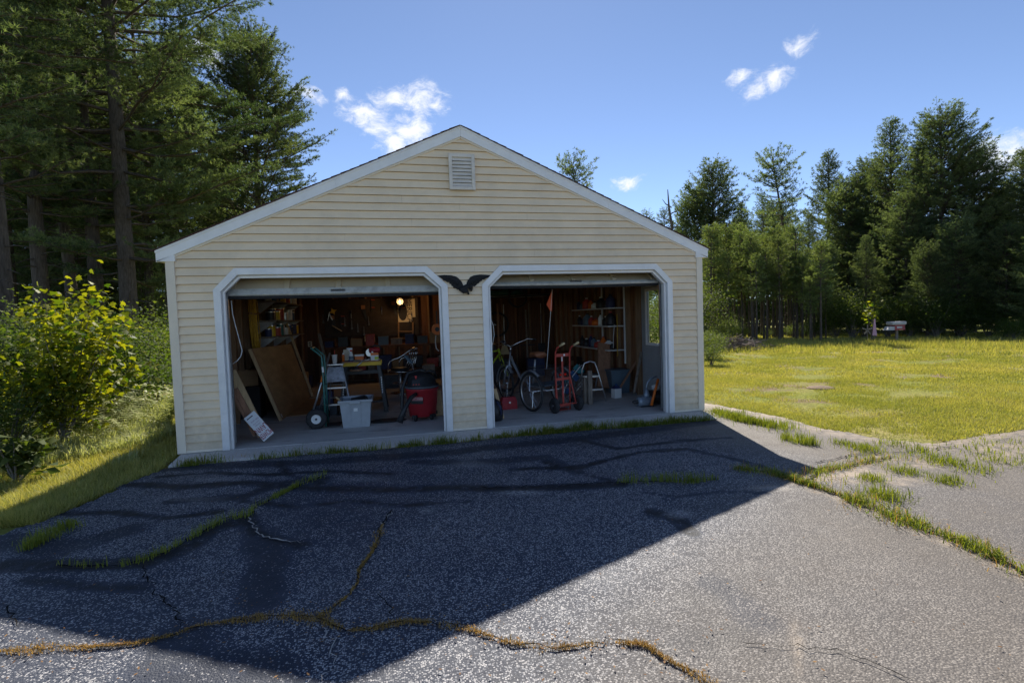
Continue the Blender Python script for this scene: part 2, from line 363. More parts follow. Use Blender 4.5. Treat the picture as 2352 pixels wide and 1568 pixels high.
for pts, wd, k in [([(300, 1112), (430, 1118), (560, 1108), (720, 1122), (900, 1124), (1050, 1119), (1190, 1122), (1330, 1117), (1420, 1112)], .10, .7),
                   ([(0, 1300), (150, 1300), (330, 1292), (410, 1268), (480, 1222), (560, 1190)], .11, .7),
                   ([(560, 1190), (590, 1225), (690, 1252)], .07, .7), ([(600, 1230), (620, 1290), (600, 1380)], .16, .45),
                   ([(1180, 1078), (1330, 1072), (1470, 1038), (1580, 1031), (1680, 1052), (1790, 1085)], .06, .75),
                   ([(380, 1075), (700, 1062), (1000, 1042), (1300, 1010), (1640, 968)], .16, .5),
                   ([(400, 1150), (560, 1140), (650, 1108), (740, 1100)], .10, .6), ([(1500, 1175), (1560, 1195), (1590, 1225)], .09, .7),
                   ([(420, 1465), (400, 1520), (600, 1560)], .22, .4), ([(960, 1060), (1100, 1062), (1250, 1050), (1330, 1085)], .12, .45),
                   ([(0, 1240), (150, 1260), (300, 1215)], .18, .45), ([(360, 1095), (480, 1085), (620, 1090), (760, 1082), (900, 1088)], .05, .8), ([(560, 1150), (680, 1165), (800, 1150), (930, 1160), (1080, 1150)], .04, .7), ([(1250, 1060), (1330, 1085), (1420, 1108)], .05, .75), ([(1330, 1010), (1420, 1030), (1560, 1012), (1680, 1005)], .05, .7), ([(130, 1180), (260, 1175), (380, 1190), (500, 1175)], .06, .75), ([(60, 1330), (200, 1345), (330, 1350)], .06, .6), ([(1480, 1130), (1560, 1140), (1660, 1128), (1760, 1132)], .03, .6), ([(640, 1060), (660, 1090), (740, 1110)], .05, .7), ([(1650, 1340), (1740, 1420)], .12, .25)]:
    seal = np.maximum(seal, k*track(pts, wd))
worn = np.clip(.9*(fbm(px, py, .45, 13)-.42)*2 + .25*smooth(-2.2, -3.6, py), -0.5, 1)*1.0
sand = np.zeros(len(V))
for (u, v, ru, rv, k) in [(1960, 1090, 110, 22, .9), (2040, 1105, 90, 16, .8), (2300, 1035, 120, 30, .7), (1700, 938, 90, 12, 1.), (1780, 958, 90, 12, .8), (2120, 1065, 60, 12, .7), (1830, 1480, 16, 70, .5), (1770, 1120, 60, 10, .5)]:
    c = G(u, v)[:2]; a = G(u+ru, v)[:2]-c; bq = G(u, v-rv)[:2]-c; A = np.linalg.inv(np.array([a, bq]).T); q = (np.stack([px, py], 1)-c) @ A.T
    sand = np.maximum(sand, k*(1-smooth(.3, 1.2, np.hypot(q[:, 0], q[:, 1]))))
sand = np.maximum(sand, .75*(1-smooth(.05, .5, polydist(px, py, lawn_edge))))
sand = np.maximum(sand, .7*(1-smooth(.03, .16, np.minimum(polydist(px, py, GP([(1760, 1085), (1850, 1112), (2000, 1165), (2150, 1225), (2290, 1285), (2380, 1330)])), polydist(px, py, GP([(1850, 1110), (1950, 1072), (2050, 1048)])))+.06*(vnoise(px, py, 7, 3)-.5))))
chalk = np.zeros(len(V))
for (u, v, ru, rv, k) in [(1195, 1131, 75, 7, 1.), (980, 1172, 25, 6, .8), (500, 1100, 60, 5, .6), (1560, 1180, 45, 12, .8), (1780, 1120, 55, 6, .7), (430, 1145, 120, 8, .4), (1080, 1066, 60, 10, .5), (830, 1100, 80, 7, .45)]:
    c = G(u, v)[:2]; a = G(u+ru, v)[:2]-c; bq = G(u, v-rv)[:2]-c; A = np.linalg.inv(np.array([a, bq]).T); q = (np.stack([px, py], 1)-c) @ A.T
    chalk = np.maximum(chalk, k*(1-smooth(.2, 1.1, np.hypot(q[:, 0], q[:, 1]))))
old = smooth(.35, 1.25, .8*smooth(2.2, 5.2, px-.9*(py+4.4)) + .25*smooth(-2.6, -4.5, py) + .5*(fbm(px, py, .4, 23)-.35))  # paler, warmer grey coat and duller stones towards the right and front
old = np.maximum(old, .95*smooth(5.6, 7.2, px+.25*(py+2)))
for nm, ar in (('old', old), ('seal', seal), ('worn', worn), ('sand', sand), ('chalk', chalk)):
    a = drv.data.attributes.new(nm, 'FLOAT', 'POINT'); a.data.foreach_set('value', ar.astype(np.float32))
roadm = mat('worn_asphalt', (.20, .185, .17), .85, var=.25, scale=30, bump=.5, bscale=90, spec=.25)
kind(MB().add([(-3.4, -20, -.062), (20, -20, -.062), (20, -7.5, -.062), (-1.9, -7.5, -.062)], [(0, 1, 2, 3)]).build('road', roadm), 'structure')
kind(MB().add([(15.9, -7.5, -.066), (20, -7.5, -.066), (20, -6.1, -.066), (15.9, -4.3, -.066)], [(0, 1, 2, 3)]).build('road', roadm), 'structure')

# cracks in the asphalt: open dark joints with torn edges
crackm = mat('crack_dark', (.012, .011, .010), .95, var=.5, spec=.1); limem = mat('crack_lime', (.40, .37, .33), .9, var=.3, scale=40)
def jag(pts, step=.04, amp=.02):
    P = GP(pts); o = []
    for a, b in zip(P[:-1], P[1:]):
        n = max(1, int(np.hypot(*(b-a))/step))
        for i in range(n): o.append(a + (b-a)*i/n)
    o.append(P[-1]); o = np.array(o); o[1:-1] += RNG.normal(0, amp, (len(o)-2, 2)); return o
def ribbon(name, pts, wd, m, z=-.038):
    P = jag(pts, .035, .012); mb = MB(); vs = []; fs = []
    for i, p in enumerate(P):
        t = P[min(i+1, len(P)-1)]-P[max(i-1, 0)]; t = t/(np.hypot(*t)+1e-9); n = np.array([-t[1], t[0]]); ww = wd*(.35+1.1*random.random())*(1 if 0 < i < len(P)-1 else .1)
        vs += [(*(p+n*ww/2), z), (*(p-n*ww/2), z)]
        if i: fs.append((2*i-2, 2*i-1, 2*i+1, 2*i))
    o = mb.add(vs, fs).build(name, m); return kind(o, 'structure')
C1 = [(0, 1500), (120, 1490), (210, 1488), (310, 1480), (400, 1460), (450, 1440), (560, 1425), (650, 1415), (740, 1425), (770, 1440), (800, 1450), (860, 1445), (920, 1430), (990, 1432), (1040, 1440), (1100, 1455), (1150, 1475), (1200, 1482), (1250, 1490), (1320, 1487), (1400, 1478), (1480, 1483), (1520, 1510), (1600, 1555), (1640, 1580)]
C2 = [(902, 1172), (880, 1205), (868, 1238), (855, 1270), (825, 1310), (822, 1340), (800, 1370), (760, 1400), (735, 1422)]
C3 = [(750, 1090), (690, 1115), (640, 1140), (590, 1165), (570, 1188), (525, 1190), (470, 1220), (400, 1260), (340, 1285), (280, 1303), (130, 1300)]
C7 = [(1690, 1078), (1760, 1085), (1810, 1100), (1850, 1112), (1920, 1135), (2000, 1165), (2080, 1200), (2150, 1225), (2220, 1250), (2290, 1285), (2380, 1330)]
C8 = [(1850, 1110), (1885, 1082), (1950, 1072), (2000, 1060), (2050, 1048)]
for nm, P, wd, m in [('crack', C1, .009, crackm), ('crack', C2, .012, crackm), ('crack', C3, .016, crackm), ('crack', C7, .02, crackm), ('crack', C8, .02, crackm),
                 ('crack', [(570, 1190), (580, 1215), (610, 1235), (660, 1245), (690, 1250)], 0.012, limem), ('crack', [(902, 1172), (885, 1198), (878, 1212)], .010, limem),
                 ('crack', [(330, 1355), (365, 1368), (395, 1395), (408, 1418), (415, 1445)], .009, crackm), ('crack', [(865, 1365), (888, 1392), (905, 1420)], .012, crackm),
                 ('crack', [(1700, 1478), (1850, 1490), (1950, 1505), (2050, 1545), (2100, 1568)], .006, crackm), ('crack', [(20, 1392), (30, 1420), (45, 1445)], .008, crackm),
                 ('crack', [(330, 1300), (335, 1330), (360, 1345)], .010, crackm), ('crack', [(1080, 1122), (1250, 1118), (1420, 1110), (1650, 1102)], .014, crackm),
                 ('crack', [(1870, 1065), (1960, 1045), (2080, 1040), (2200, 1025)], .014, crackm), ('crack', [(740, 1440), (775, 1500), (740, 1568)], .006, limem)]:
    ribbon(nm, P, wd, m)

# ---------------------------------------------------------------- concrete slab and apron
def concrete_mat():
    m, t, NN, LL, b = newmat('concrete')
    tc = tnode(t, 'ShaderNodeTexCoord'); v = tc.outputs['Object']
    def nz(s, d=6., r=.65): n = tnode(t, 'ShaderNodeTexNoise', Scale=s, Detail=d, Roughness=r); LL.new(v, n.inputs['Vector']); return n.outputs[0]
    def ramp(src, stops):
        r = tnode(t, 'ShaderNodeValToRGB'); LL.new(src, r.inputs[0]); e = r.color_ramp.elements
        while len(e) < len(stops): e.new(.5)
        for i, (p, c) in enumerate(stops): e[i].position = p; e[i].color = (*c, 1)
        return r.outputs[0]
    a = ramp(nz(1.3), [(.3, (.46, .445, .42)), (.7, (.62, .60, .57))]); f = ramp(nz(150, 3., .8), [(.35, (.6, .6, .6)), (.65, (1.25, 1.24, 1.22))])
    mx = tnode(t, 'ShaderNodeMix', data_type='RGBA', blend_type='MULTIPLY'); mx.inputs[0].default_value = 1; LL.new(a, mx.inputs[6]); LL.new(f, mx.inputs[7])
    mp = tnode(t, 'ShaderNodeMapping', Scale=(.6, 2.2, 1)); LL.new(v, mp.inputs[0]); st = tnode(t, 'ShaderNodeTexNoise', Scale=1.6, Detail=9., Roughness=.75); LL.new(mp.outputs[0], st.inputs['Vector'])
    mr = tnode(t, 'ShaderNodeMapRange'); LL.new(st.outputs[0], mr.inputs[0]); mr.inputs[1].default_value = .53; mr.inputs[2].default_value = .70; mr.inputs[4].default_value = .8
    m2 = tnode(t, 'ShaderNodeMix', data_type='RGBA'); LL.new(mr.outputs[0], m2.inputs[0]); LL.new(mx.outputs[2], m2.inputs[6]); m2.inputs[7].default_value = (.075, .06, .05, 1)
    LL.new(m2.outputs[2], b.inputs['Base Color']); b.inputs['Roughness'].default_value = .8
    bp = tnode(t, 'ShaderNodeBump', Strength=.3, Distance=.004); LL.new(nz(120, 4.), bp.inputs['Height']); LL.new(bp.outputs[0], b.inputs['Normal'])
    return m
conc = concrete_mat()
apronm = mat('apron_concrete', (.60, .565, .52), .85, var=.22, scale=130, bump=.4, bscale=200, dirt=.35)
kind(MB().box(.02, 7.19, -.016, 7.19, -.25, 0.0).build('floor', conc), 'structure')
ap = MB(); n = 26
def apf(x): return -.44 + .03*math.sin(x*1.7) + .02*math.sin(x*5.1) - .03*(x < .4)
fr = []
for i in range(n+1):
    x = .05 + (7.12-.05)*i/n; fr.append((x, apf(x)))
vs = []; fs = []
for i, (x, y) in enumerate(fr):
    xb = .02 + (7.19-.02)*i/n
    vs += [(xb, .0, -.004), (x, y+.03, -.026), (x, y, -.036), (x, y-.005, -.16)]
    if i:
        a = 4*(i-1); b_ = 4*i; fs += [(a, a+1, b_+1, b_), (a+1, a+2, b_+2, b_+1), (a+2, a+3, b_+3, b_+2)]
kind(ap.add(vs, fs).build('apron', apronm), 'structure')
# ================================================================ the garage
sidm = mat('vinyl_siding', (.87, .71, .505), .55, var=.05, scale=3, dirt=.18, bump=.10, bscale=25, stretch=(1, 1, 3), spec=.35, splash=.4)
trimb = mat('beige_trim', (.80, .70, .56), .5, var=.05, scale=4, spec=.4)
white = mat('white_trim', (.86, .845, .83), .45, var=.05, scale=5, dirt=.14, splash=.25, spec=.45)
white2 = mat('white_stop', (.70, .70, .68), .5, var=.08, scale=5, dirt=.15)
ply = mat('sheathing', (.24, .11, .05), .85, var=.4, scale=2.5, stretch=(6, 6, .7), bump=.2)
studm = mat('stud_wood', (.26, .155, .085), .8, var=.35, scale=4, stretch=(9, 9, .6), dirt=.3)
brownb = mat('dark_boards', (.15, .064, .034), .85, var=.45, scale=3, stretch=(8, 8, .6), dirt=.35)
shing = mat('shingle', (.10, .055, .05), .95, var=.4, scale=50, bump=.6, bscale=120, spec=.15)
GW = 7.2; AP = 3.6; ZAP = 4.12; SL = .4432
ztop = lambda x: ZAP - SL*abs(x-AP)
gar = thing('garage_building', 'two-car garage clad in beige horizontal siding with a gable roof', 'garage', (3.6, 0, 0))
# openings: (inner left, inner right, outer left, outer right, outer top-left, outer top-right)
OPEN = [dict(a=.573, b=3.263, ao=.490, bo=3.348, at=.736, bt=3.080), dict(a=3.912, b=6.610, ao=3.818, bo=6.702, at=4.076, bt=6.444)]
ZT, ZC = 2.245, 1.986
fw = MB()
for x0, x1 in ((.0, .53), (3.305, 3.865), (6.655, 7.2)): fw.box(x0, x1, .002, .10, 0, 2.2)
P = [(0, 2.2), (7.2, 2.2), (7.2, ztop(7.2)-.1), (AP, ZAP-.1), (0, ztop(0)-.1)]
fw.prism([(x, z) for x, z in P], .098, plane_M((0, .10, 0), (1, 0, 0), (0, 0, 1)))
for o in OPEN:      # corner gussets behind the clipped corners
    for xo, xt in ((o['ao'], o['at']), (o['bo'], o['bt'])):
        s = 1 if xt > xo else -1
        fw.prism([(xo+.04*s, 2.2), (xo+.04*s, ZC+.02), (xt+.03*s, 2.2)][::s], .09, plane_M((0, .095, 0), (1, 0, 0), (0, 0, 1)))
fwall = fw.build('front_wall', ply, gar, world=True)
def board(x00, x01, x10, x11, z0, z1, proud=0.):
    yb = -.032-proud; yt = -.005-proud
    MB().hexa([(x00, yb, z0), (x01, yb, z0), (x01, 0, z0), (x00, 0, z0), (x10, yt, z1-.004), (x11, yt, z1-.004), (x11, 0, z1-.004), (x10, 0, z1-.004)]).build('siding_board', sidm, fwall, world=True)
def edge(o, z, side):
    xo, xt = (o['ao'], o['at']) if side < 0 else (o['bo'], o['bt'])
    xo -= .0; s = 1 if side < 0 else -1
    if z <= ZC: return xo + s*.03
    return xo + s*.03 + (xt-xo)*min(1, (z-ZC)/(ZT-ZC))
CRS = .1016; k = 0; VZ0 = Y(1089, 438, -.03)[2]; VZ1 = Y(1027, 354, -.03)[2]
while True:
    z0 = .028 + k*CRS; z1 = z0 + CRS; k += 1
    lim = lambda z: (.07, 7.13) if z < ztop(0)-.16 else (AP-(ZAP-.155-z)/SL, AP+(ZAP-.155-z)/SL)
    if z0 > ZAP-.19: break
    z1c = min(z1, ZAP-.16)
    segs = []
    if z1 < 2.26:
        xs_ = [[lim(z0)[0], lim(z1)[0]]]
        for o in OPEN: xs_ += [[edge(o, z0, -1), edge(o, z1, -1)], [edge(o, z0, 1), edge(o, z1, 1)]]
        xs_.append([lim(z0)[1], lim(z1)[1]])
        for i in (0, 2, 4): segs.append((xs_[i][0], xs_[i+1][0], xs_[i][1], xs_[i+1][1]))
    else: segs.append((lim(z0)[0], lim(z0)[1], lim(z1c)[0], lim(z1c)[1]))
    for s in segs:
        wide = s[1]-s[0]
        if False:      # courses that stop at the vent
            board(s[0], 3.44, s[2], 3.44, z0, z1c); board(3.76, s[1], 3.76, s[3], z0, z1c)
        elif wide > 3.7:
            j = s[0] + wide*(.22 + .5*((k*0.618) % 1))
            board(s[0], j, s[2], j, z0, z1c); board(j+.0015, s[1], j+.0015, s[3], z0, z1c, .0012)
        else: board(*s, z0, z1c)
# starter strips, corner posts
for x0, x1 in ((.085, .49), (3.35, 3.815), (6.705, 7.115)): MB().box(x0, x1, -.033, 0, .004, .030).build('starter_strip', trimb, fwall, world=True)
MB().box(-.012, .086, -.040, .10, 0, 2.36).build('corner_post', trimb, gar, world=True, bevel=.004)
MB().box(7.114, 7.212, -.040, .10, 0, 2.36).build('corner_post', trimb, gar, world=True, bevel=.004)
# clipped-corner casings: five mitred boards, a jamb and a stop to each opening
def octa(o, ins, dz=0.):
    f = .414*ins
    return [(o['ao']+ins, 0), (o['ao']+ins, ZC-f+.10*ins), (o['at']+f, ZT-ins-dz), (o['bt']-f, ZT-ins-dz), (o['bo']-ins, ZC-f+.10*ins), (o['bo']-ins, 0)]
for o in OPEN:
    def ring(name, i0, i1, y0, y1, m, dz=0., bev=.003):
        A = octa(o, i0); B = octa(o, i1, dz)
        for q in range(5):
            (ax, az), (bx, bz) = A[q], A[q+1]; (cx_, cz), (dx, dz_) = B[q], B[q+1]
            MB().hexa([(ax, y0, az), (cx_, y0, cz), (cx_, y1, cz), (ax, y1, az), (bx, y0, bz), (dx, y0, dz_), (dx, y1, dz_), (bx, y1, bz)]).build(name, m, gar, world=True, bevel=bev)
    ring('door_casing', 0, .083, -.046, .0, white)
    ring('door_jamb', .070, .092, .003, .13, white2, 0, 0)
    ring('door_stop', .093, .118, -.006, .05, white, .004, .004)
# gable vent
v0 = Y(1027, 354, -.03); v1 = Y(1089, 438, -.03)
vx0, vx1, vz0, vz1 = 3.425, 3.775, v1[2], v0[2]
ventm = mat('vent_beige', (.74, .68, .60), .5, var=.08, scale=8, dirt=.3)
vent = thing('gable_vent', 'small white louvred vent below the roof peak', 'vent', ((vx0+vx1)/2, -.03, vz0))
f = MB(); t_ = .045; yv_ = -.032
f.box(vx0, vx0+t_, -.074, yv_, vz0, vz1).box(vx1-t_, vx1, -.074, yv_, vz0, vz1).box(vx0+t_, vx1-t_, -.0735, yv_, vz0, vz0+t_).box(vx0+t_, vx1-t_, -.0735, yv_, vz1-t_, vz1)
f.build('frame', ventm, vent, world=True, bevel=.004)
MB().box(vx0+.02, vx1-.02, -.040, -.0325, vz0+.02, vz1-.02).build('screen', mat('vent_dark', (.05, .045, .04), .9), vent, world=True)
nl = 8
for i in range(nl):
    z = vz0+t_+.004 + (vz1-vz0-2*t_-.004)*i/nl; hh = (vz1-vz0-2*t_)/nl
    MB().hexa([(vx0+t_, -.070, z), (vx1-t_, -.070, z), (vx1-t_, -.064, z), (vx0+t_, -.064, z), (vx0+t_, -.046, z+hh*.98), (vx1-t_, -.046, z+hh*.98), (vx1-t_, -.0405, z+hh*.98), (vx0+t_, -.0405, z+hh*.98)]).build('louvre', ventm, vent, world=True)
# roof: deck, overlapping shingle courses, rakes
YF, YB = -.062, 7.25
rf = MB()
for s in (-1, 1):
    xe = AP + s*(3.70)
    p = [(xe, ztop(xe)-.12), (AP, ZAP-.12), (AP, ZAP-.022), (xe, ztop(xe)-.022)]
    if s < 0: p = p[::-1]
    rf.prism([(x, z) for x, z in p], YB-(-.02), plane_M((0, YB, 0), (1, 0, 0), (0, 0, 1)))
roof = rf.build('roof', brownb, gar, world=True)
EX = .128
for s in (-1, 1):
    d = Vector((s, 0, -SL)).normalized(); nrm = Vector((s*SL, 0, 1)).normalized(); ln = 3.72/abs(d.x); n = int(ln/EX)
    for i in range(n+1):
        a = i*EX; b_ = min(a+EX+.03, ln+.02); o_ = Vector((AP, 0, ZAP-.020))
        pa = o_ + d*a + nrm*.002; pb = o_ + d*b_ + nrm*.010; th = nrm*.008; jit = random.uniform(-.006, .006)
        q = [pa, pb, pb+th, pa+th]
        vs = [(p.x, YF-.012+jit, p.z) for p in q] + [(p.x, YB+.03, p.z) for p in q]
        MB().add(vs, [(0, 1, 2, 3), (7, 6, 5, 4), (0, 4, 5, 1), (1, 5, 6, 2), (2, 6, 7, 3), (3, 7, 4, 0)]).build('shingle', shing, roof, world=True)
    # rake board in two lengths, drip strip, frieze strip
    def strip(name, xa, xb, t0, t1, y0, y1, m, par=gar):
        p = [(xa, ztop(xa)-t1), (xb, ztop(xb)-t1), (xb, ztop(xb)-t0), (xa, ztop(xa)-t0)]
        MB().hexa([(p[0][0], y0, p[0][1]), (p[1][0], y0, p[1][1]), (p[1][0], y1, p[1][1]), (p[0][0], y1, p[0][1]), (p[3][0], y0, p[3][1]), (p[2][0], y0, p[2][1]), (p[2][0], y1, p[2][1]), (p[3][0], y1, p[3][1])]).build(name, m, par, world=True)
    xe = AP + s*3.70; xm = AP + s*(1.62 if s < 0 else 2.1)
    for xa, xb in ((AP+s*.001, xm), (xm+s*.002, xe)):
        strip('rake_board', xa, xb, .020, .155, -.050, .0, white)
    strip('drip_edge', AP+s*.001, xe+s*.005, .018, .046, -.058, -.049, white)
    strip('frieze_strip', AP+s*.001, AP+s*3.53, .156, .180, -.034, .0, trimb)
    # boxed eave return
    x0, x1 = sorted((xe, AP+s*3.50)); zb = 2.333
    pz = [(x0, zb), (x1, zb), (x1, ztop(x1)-.156 if s < 0 else ztop(x1)-.030), (x0, ztop(x0)-.030 if s < 0 else ztop(x0)-.156)]
    pz = [(x0, zb), (x1, zb), (x1, max(zb+.001, ztop(x1)-.156)), (x0, max(zb+.001, ztop(x0)-.156))]
    xi = AP+s*3.50; p = [(xe, zb), (xi, zb), (xi, ztop(xi)-.157), (xe, ztop(xe)-.157+.0)]
    p[3] = (xe, max(ztop(xe)-.157, zb+.004))
    if s > 0: p = p[::-1]
    MB().prism(p, .050, plane_M((0, 0, 0), (1, 0, 0), (0, 0, 1))).build('eave_return', white, gar, world=True)
    MB().box(min(xe, AP+s*3.59), max(xe, AP+s*3.59), .001, 7.2, zb, zb+.02).build('soffit', trimb, gar, world=True)
    MB().box(xe-.02 if s > 0 else xe, xe if s > 0 else xe+.02, .001, 7.2, zb+.021, ztop(xe)-.03).build('eave_fascia', white, gar, world=True)
# side and back walls, seen from inside as sheathing between studs
lw = MB().box(-.004, .10, .102, 7.1, 0, 2.45); lwall = lw.build('left_wall', ply, gar, world=True)
DY0, DY1, DZ1 = .86, 1.74, 2.05
rw = MB().box(7.10, 7.204, .102, DY0, 0, 2.45).box(7.10, 7.204, DY1, 7.1, 0, 2.45).box(7.10, 7.204, DY0, DY1, DZ1, 2.45); rwall = rw.build('right_wall', ply, gar, world=True)
bw = MB().box(-.004, 7.204, 7.1, 7.2, 0, 2.45); bw.prism([(0, 2.45), (7.2, 2.45), (7.2, ztop(7.2)-.14), (AP, ZAP-.14), (0, ztop(0)-.14)], .09, plane_M((0, 7.195, 0), (1, 0, 0), (0, 0, 1)))
bwall = bw.build('back_wall', brownb, gar, world=True)
y = .55
while y < 7.0:
    MB().box(.101, .19, y, y+.04, 0, 2.43).build('stud', studm, lwall, world=True)
    if not DY0-.06 < y < DY1+.02: MB().box(7.01, 7.099, y, y+.04, 0, 2.43).build('stud', studm, rwall, world=True)
    y += .407
for y in (DY0-.045, DY1+.005): MB().box(7.0, 7.099, y, y+.04, 0, 2.1).build('stud', studm, rwall, world=True)
x = .25
while x < 7.1:
    MB().box(x, x+.04, 7.01, 7.099, 0, 2.43).build('stud', studm, bwall, world=True); x += .407
yb_ = 2.2; wi = 0
while yb_ < 6.9:      # vertical boards on the right wall between the studs
    wb = .14 + .05*((wi*.618) % 1); MB().box(7.085, 7.098, yb_, yb_+wb-.006, .02, 2.40).build('plank', [studm, brownb, ply][wi % 3], rwall, world=True); yb_ += wb; wi += 1
ceil_ = MB().box(.0, 7.2, .12, 7.1, 2.46, 2.48); ceiling = ceil_.build('ceiling', brownb, gar, world=True)
y = .6
while y < 7:
    MB().box(.1, 7.1, y, y+.04, 2.33, 2.455).build('joist', studm, ceiling, world=True); y += .61
# ---------------------------------------------------------------- overhead doors, rolled up
dpan = mat('door_panel', (.66, .56, .41), .5, var=.06, scale=3, dirt=.12); seal_m = mat('rubber_seal', (.02, .02, .022), .8, var=.5, scale=30)
edgew = mat('door_edge', (.62, .62, .58), .55, var=.1, scale=20, dirt=.45)
galv = mat('galvanised', (.42, .43, .44), .4, metal=.9, var=.2, scale=12, dirt=.3)
for di, (o, zb, lab) in enumerate(((OPEN[0], Y(760, 678, .20)[2], 'beige overhead door rolled up above the left garage opening'), (OPEN[1], Y(1310, 656, .20)[2], 'beige overhead door rolled up above the right garage opening'))):
    x0, x1 = o['a']+.015, o['b']-.015
    th = thing('overhead_door', lab, 'garage door', ((x0+x1)/2, .2, zb), group='overhead doors')
    e1 = Vector((0, .62, .785)) if di == 0 else Vector((0, .80, .60)); e1.normalize(); nr = Vector((0, -e1.z, e1.y)); O = Vector((0, .19, zb+.012))
    def slab(name, s0, s1, xa, xb, d0, d1, m, bev=0):
        p = lambda x, s, d: Vector((x, 0, 0)) + O + e1*s + nr*d
        return MB().hexa([p(xa, s0, d0), p(xb, s0, d0), p(xb, s0, d1), p(xa, s0, d1), p(xa, s1, d0), p(xb, s1, d0), p(xb, s1, d1), p(xa, s1, d1)]).build(name, m, th, world=True, bevel=bev)
    slab('section', .0, .53, x0, x1, -.035, .0, dpan)
    slab('bottom_rail', -.002, .10 if di == 0 else .06, x0, x1, .001, .030, edgew, .003); slab('top_rail', .45, .53, x0, x1, .001, .014, dpan)
    npn = 4
    for i in range(npn+1):
        xc = x0+.04 + (x1-x0-.08)*i/npn; slab('stile', .102, .449, xc-.034, xc+.034, .001, .026, dpan, .004)
    for i in range(3):
        MB().box(x0, x1, .52+.54*i, .52+.54*i+.53, zb+.425, zb+.46).build('section', dpan, th, world=True)
    MB().tube([(x0, .185, zb-.005), ((x0+x1)/2, .187, zb-.018), (x1, .185, zb-.006)], .022, 8).build('bottom_seal', seal_m, th, world=True)
    slab('handle', .02, .05, (x0+x1)/2-.09, (x0+x1)/2+.09, .031, .045, galv)
    for xx in (x0-.02, x1-.01):
        MB().box(xx, xx+.03, .14, .17, .05, 2.05).build('track', galv, th, world=True)
        MB().box(xx, xx+.03, .45, 2.6, zb+.37, zb+.40).build('track', galv, th, world=True)
# ---------------------------------------------------------------- side door with its window
grey_door = mat('grey_door', (.34, .355, .37), .5, var=.08, scale=3)
sd = thing('side_door', 'grey half-glazed side door in the right-hand wall', 'door', (7.12, 1.3, 0))
WY0, WY1, WZ0, WZ1 = .98, 1.52, .98, 1.92
d = MB().box(7.105, 7.145, DY0+.004, WY0, .01, DZ1-.004).box(7.105, 7.145, WY1, DY1-.004, .01, DZ1-.004).box(7.105, 7.145, WY0, WY1, .01, WZ0).box(7.105, 7.145, WY0, WY1, WZ1, DZ1-.004)
d.build('door_leaf', grey_door, sd, world=True)
f = MB().box(7.085, 7.104, WY0-.04, WY0+.006, WZ0-.04, WZ1+.04).box(7.085, 7.104, WY1-.006, WY1+.04, WZ0-.04, WZ1+.04).box(7.085, 7.104, WY0+.006, WY1-.006, WZ0-.04, WZ0+.006).box(7.085, 7.104, WY0+.006, WY1-.006, WZ1-.006, WZ1+.04)
f.build('window_frame', white, sd, world=True)
gl, gt, gN, gL, gb = newmat('glass'); gb.inputs['Transmission Weight'].default_value = 1.0; gb.inputs['Roughness'].default_value = .0; gb.inputs['IOR'].default_value = 1.05; gb.inputs['Base Color'].default_value = (.9, .95, .93, 1)
MB().box(7.122, 7.126, WY0, WY1, WZ0, WZ1).build('pane', gl, sd, world=True)
for zz in (.2, .6):
    for yy in (DY0+.1, 1.36): MB().box(7.098, 7.1045, yy, yy+.3, zz, zz+.3).build('raised_panel', grey_door, sd, world=True, bevel=.004)
MB().lathe([(.012, 0), (.012, .04), (.03, .05), (.032, .07), (.02, .085)], 14, axis_M((7.104, DY0+.07, 1.0), (-1, 0, 0))).build('knob', mat('brass', (.5, .36, .14), .3, 1.), sd, world=True, smooth=True)
# ---------------------------------------------------------------- cast eagle over the pier
em = mat('cast_black', (.012, .012, .014), .6, var=.4, scale=40, bump=.5, bscale=70, spec=.3)
def ec(x, y): s = .0765/1.306; return Y(995.4+s*x, 612.5+s*y, -.03)
eg = thing('eagle_plaque', 'black cast eagle with spread wings between the two garage openings', 'eagle ornament', tuple(ec(1250, 800)))
LW = [(150, 352), (430, 320), (700, 335), (900, 385), (1010, 470), (1100, 570), (1160, 690), (1190, 800), (1060, 850), (960, 900), (925, 880), (870, 835), (835, 845), (785, 825), (765, 765), (705, 745), (700, 680), (635, 668), (620, 610), (540, 602), (485, 550), (400, 532), (330, 470), (235, 400)]
RW = [(1290, 720), (1310, 620), (1370, 500), (1450, 400), (1580, 340), (1800, 305), (2050, 310), (2260, 335), (2150, 430), (2010, 490), (1925, 500), (1900, 552), (1820, 590), (1790, 640), (1705, 680), (1690, 720), (1620, 775), (1500, 770), (1430, 745), (1370, 740)]
BD = [(985, 890), (1060, 820), (1160, 745), (1250, 700), (1400, 715), (1480, 790), (1525, 870), (1510, 945), (1485, 965), (1445, 905), (1375, 835), (1325, 845), (1335, 920), (1375, 980), (1395, 1040), (1398, 1100), (1370, 1075), (1345, 1105), (1335, 1060), (1310, 1020), (1250, 1030), (1180, 1055), (1080, 985), (1000, 925)]
def cast(name, outl, y0, y1, inset, par=eg):
    Pq = [ec(*p) for p in outl]; n = len(Pq); c = np.mean(Pq, 0); vs = []; fs = []
    for k_, (yy, s_) in enumerate(((y0, 1.), (y1+.012, 1.), (y1, 1-inset))):
        for p in Pq: q = c+(p-c)*s_; vs.append((q[0], yy, q[2]))
    for k_ in range(2):
        for i in range(n): j = (i+1) % n; fs.append((k_*n+j, k_*n+i, (k_+1)*n+i, (k_+1)*n+j))
    fs.append(tuple(2*n+i for i in range(n))[::-1]); return MB().add(vs, fs).build(name, em, par, world=True)
wl = cast('wing', LW, -.008, -.040, .10); wr = cast('wing', RW, -.008, -.040, .10); bd = cast('body', BD, -.010, -.085, .22)
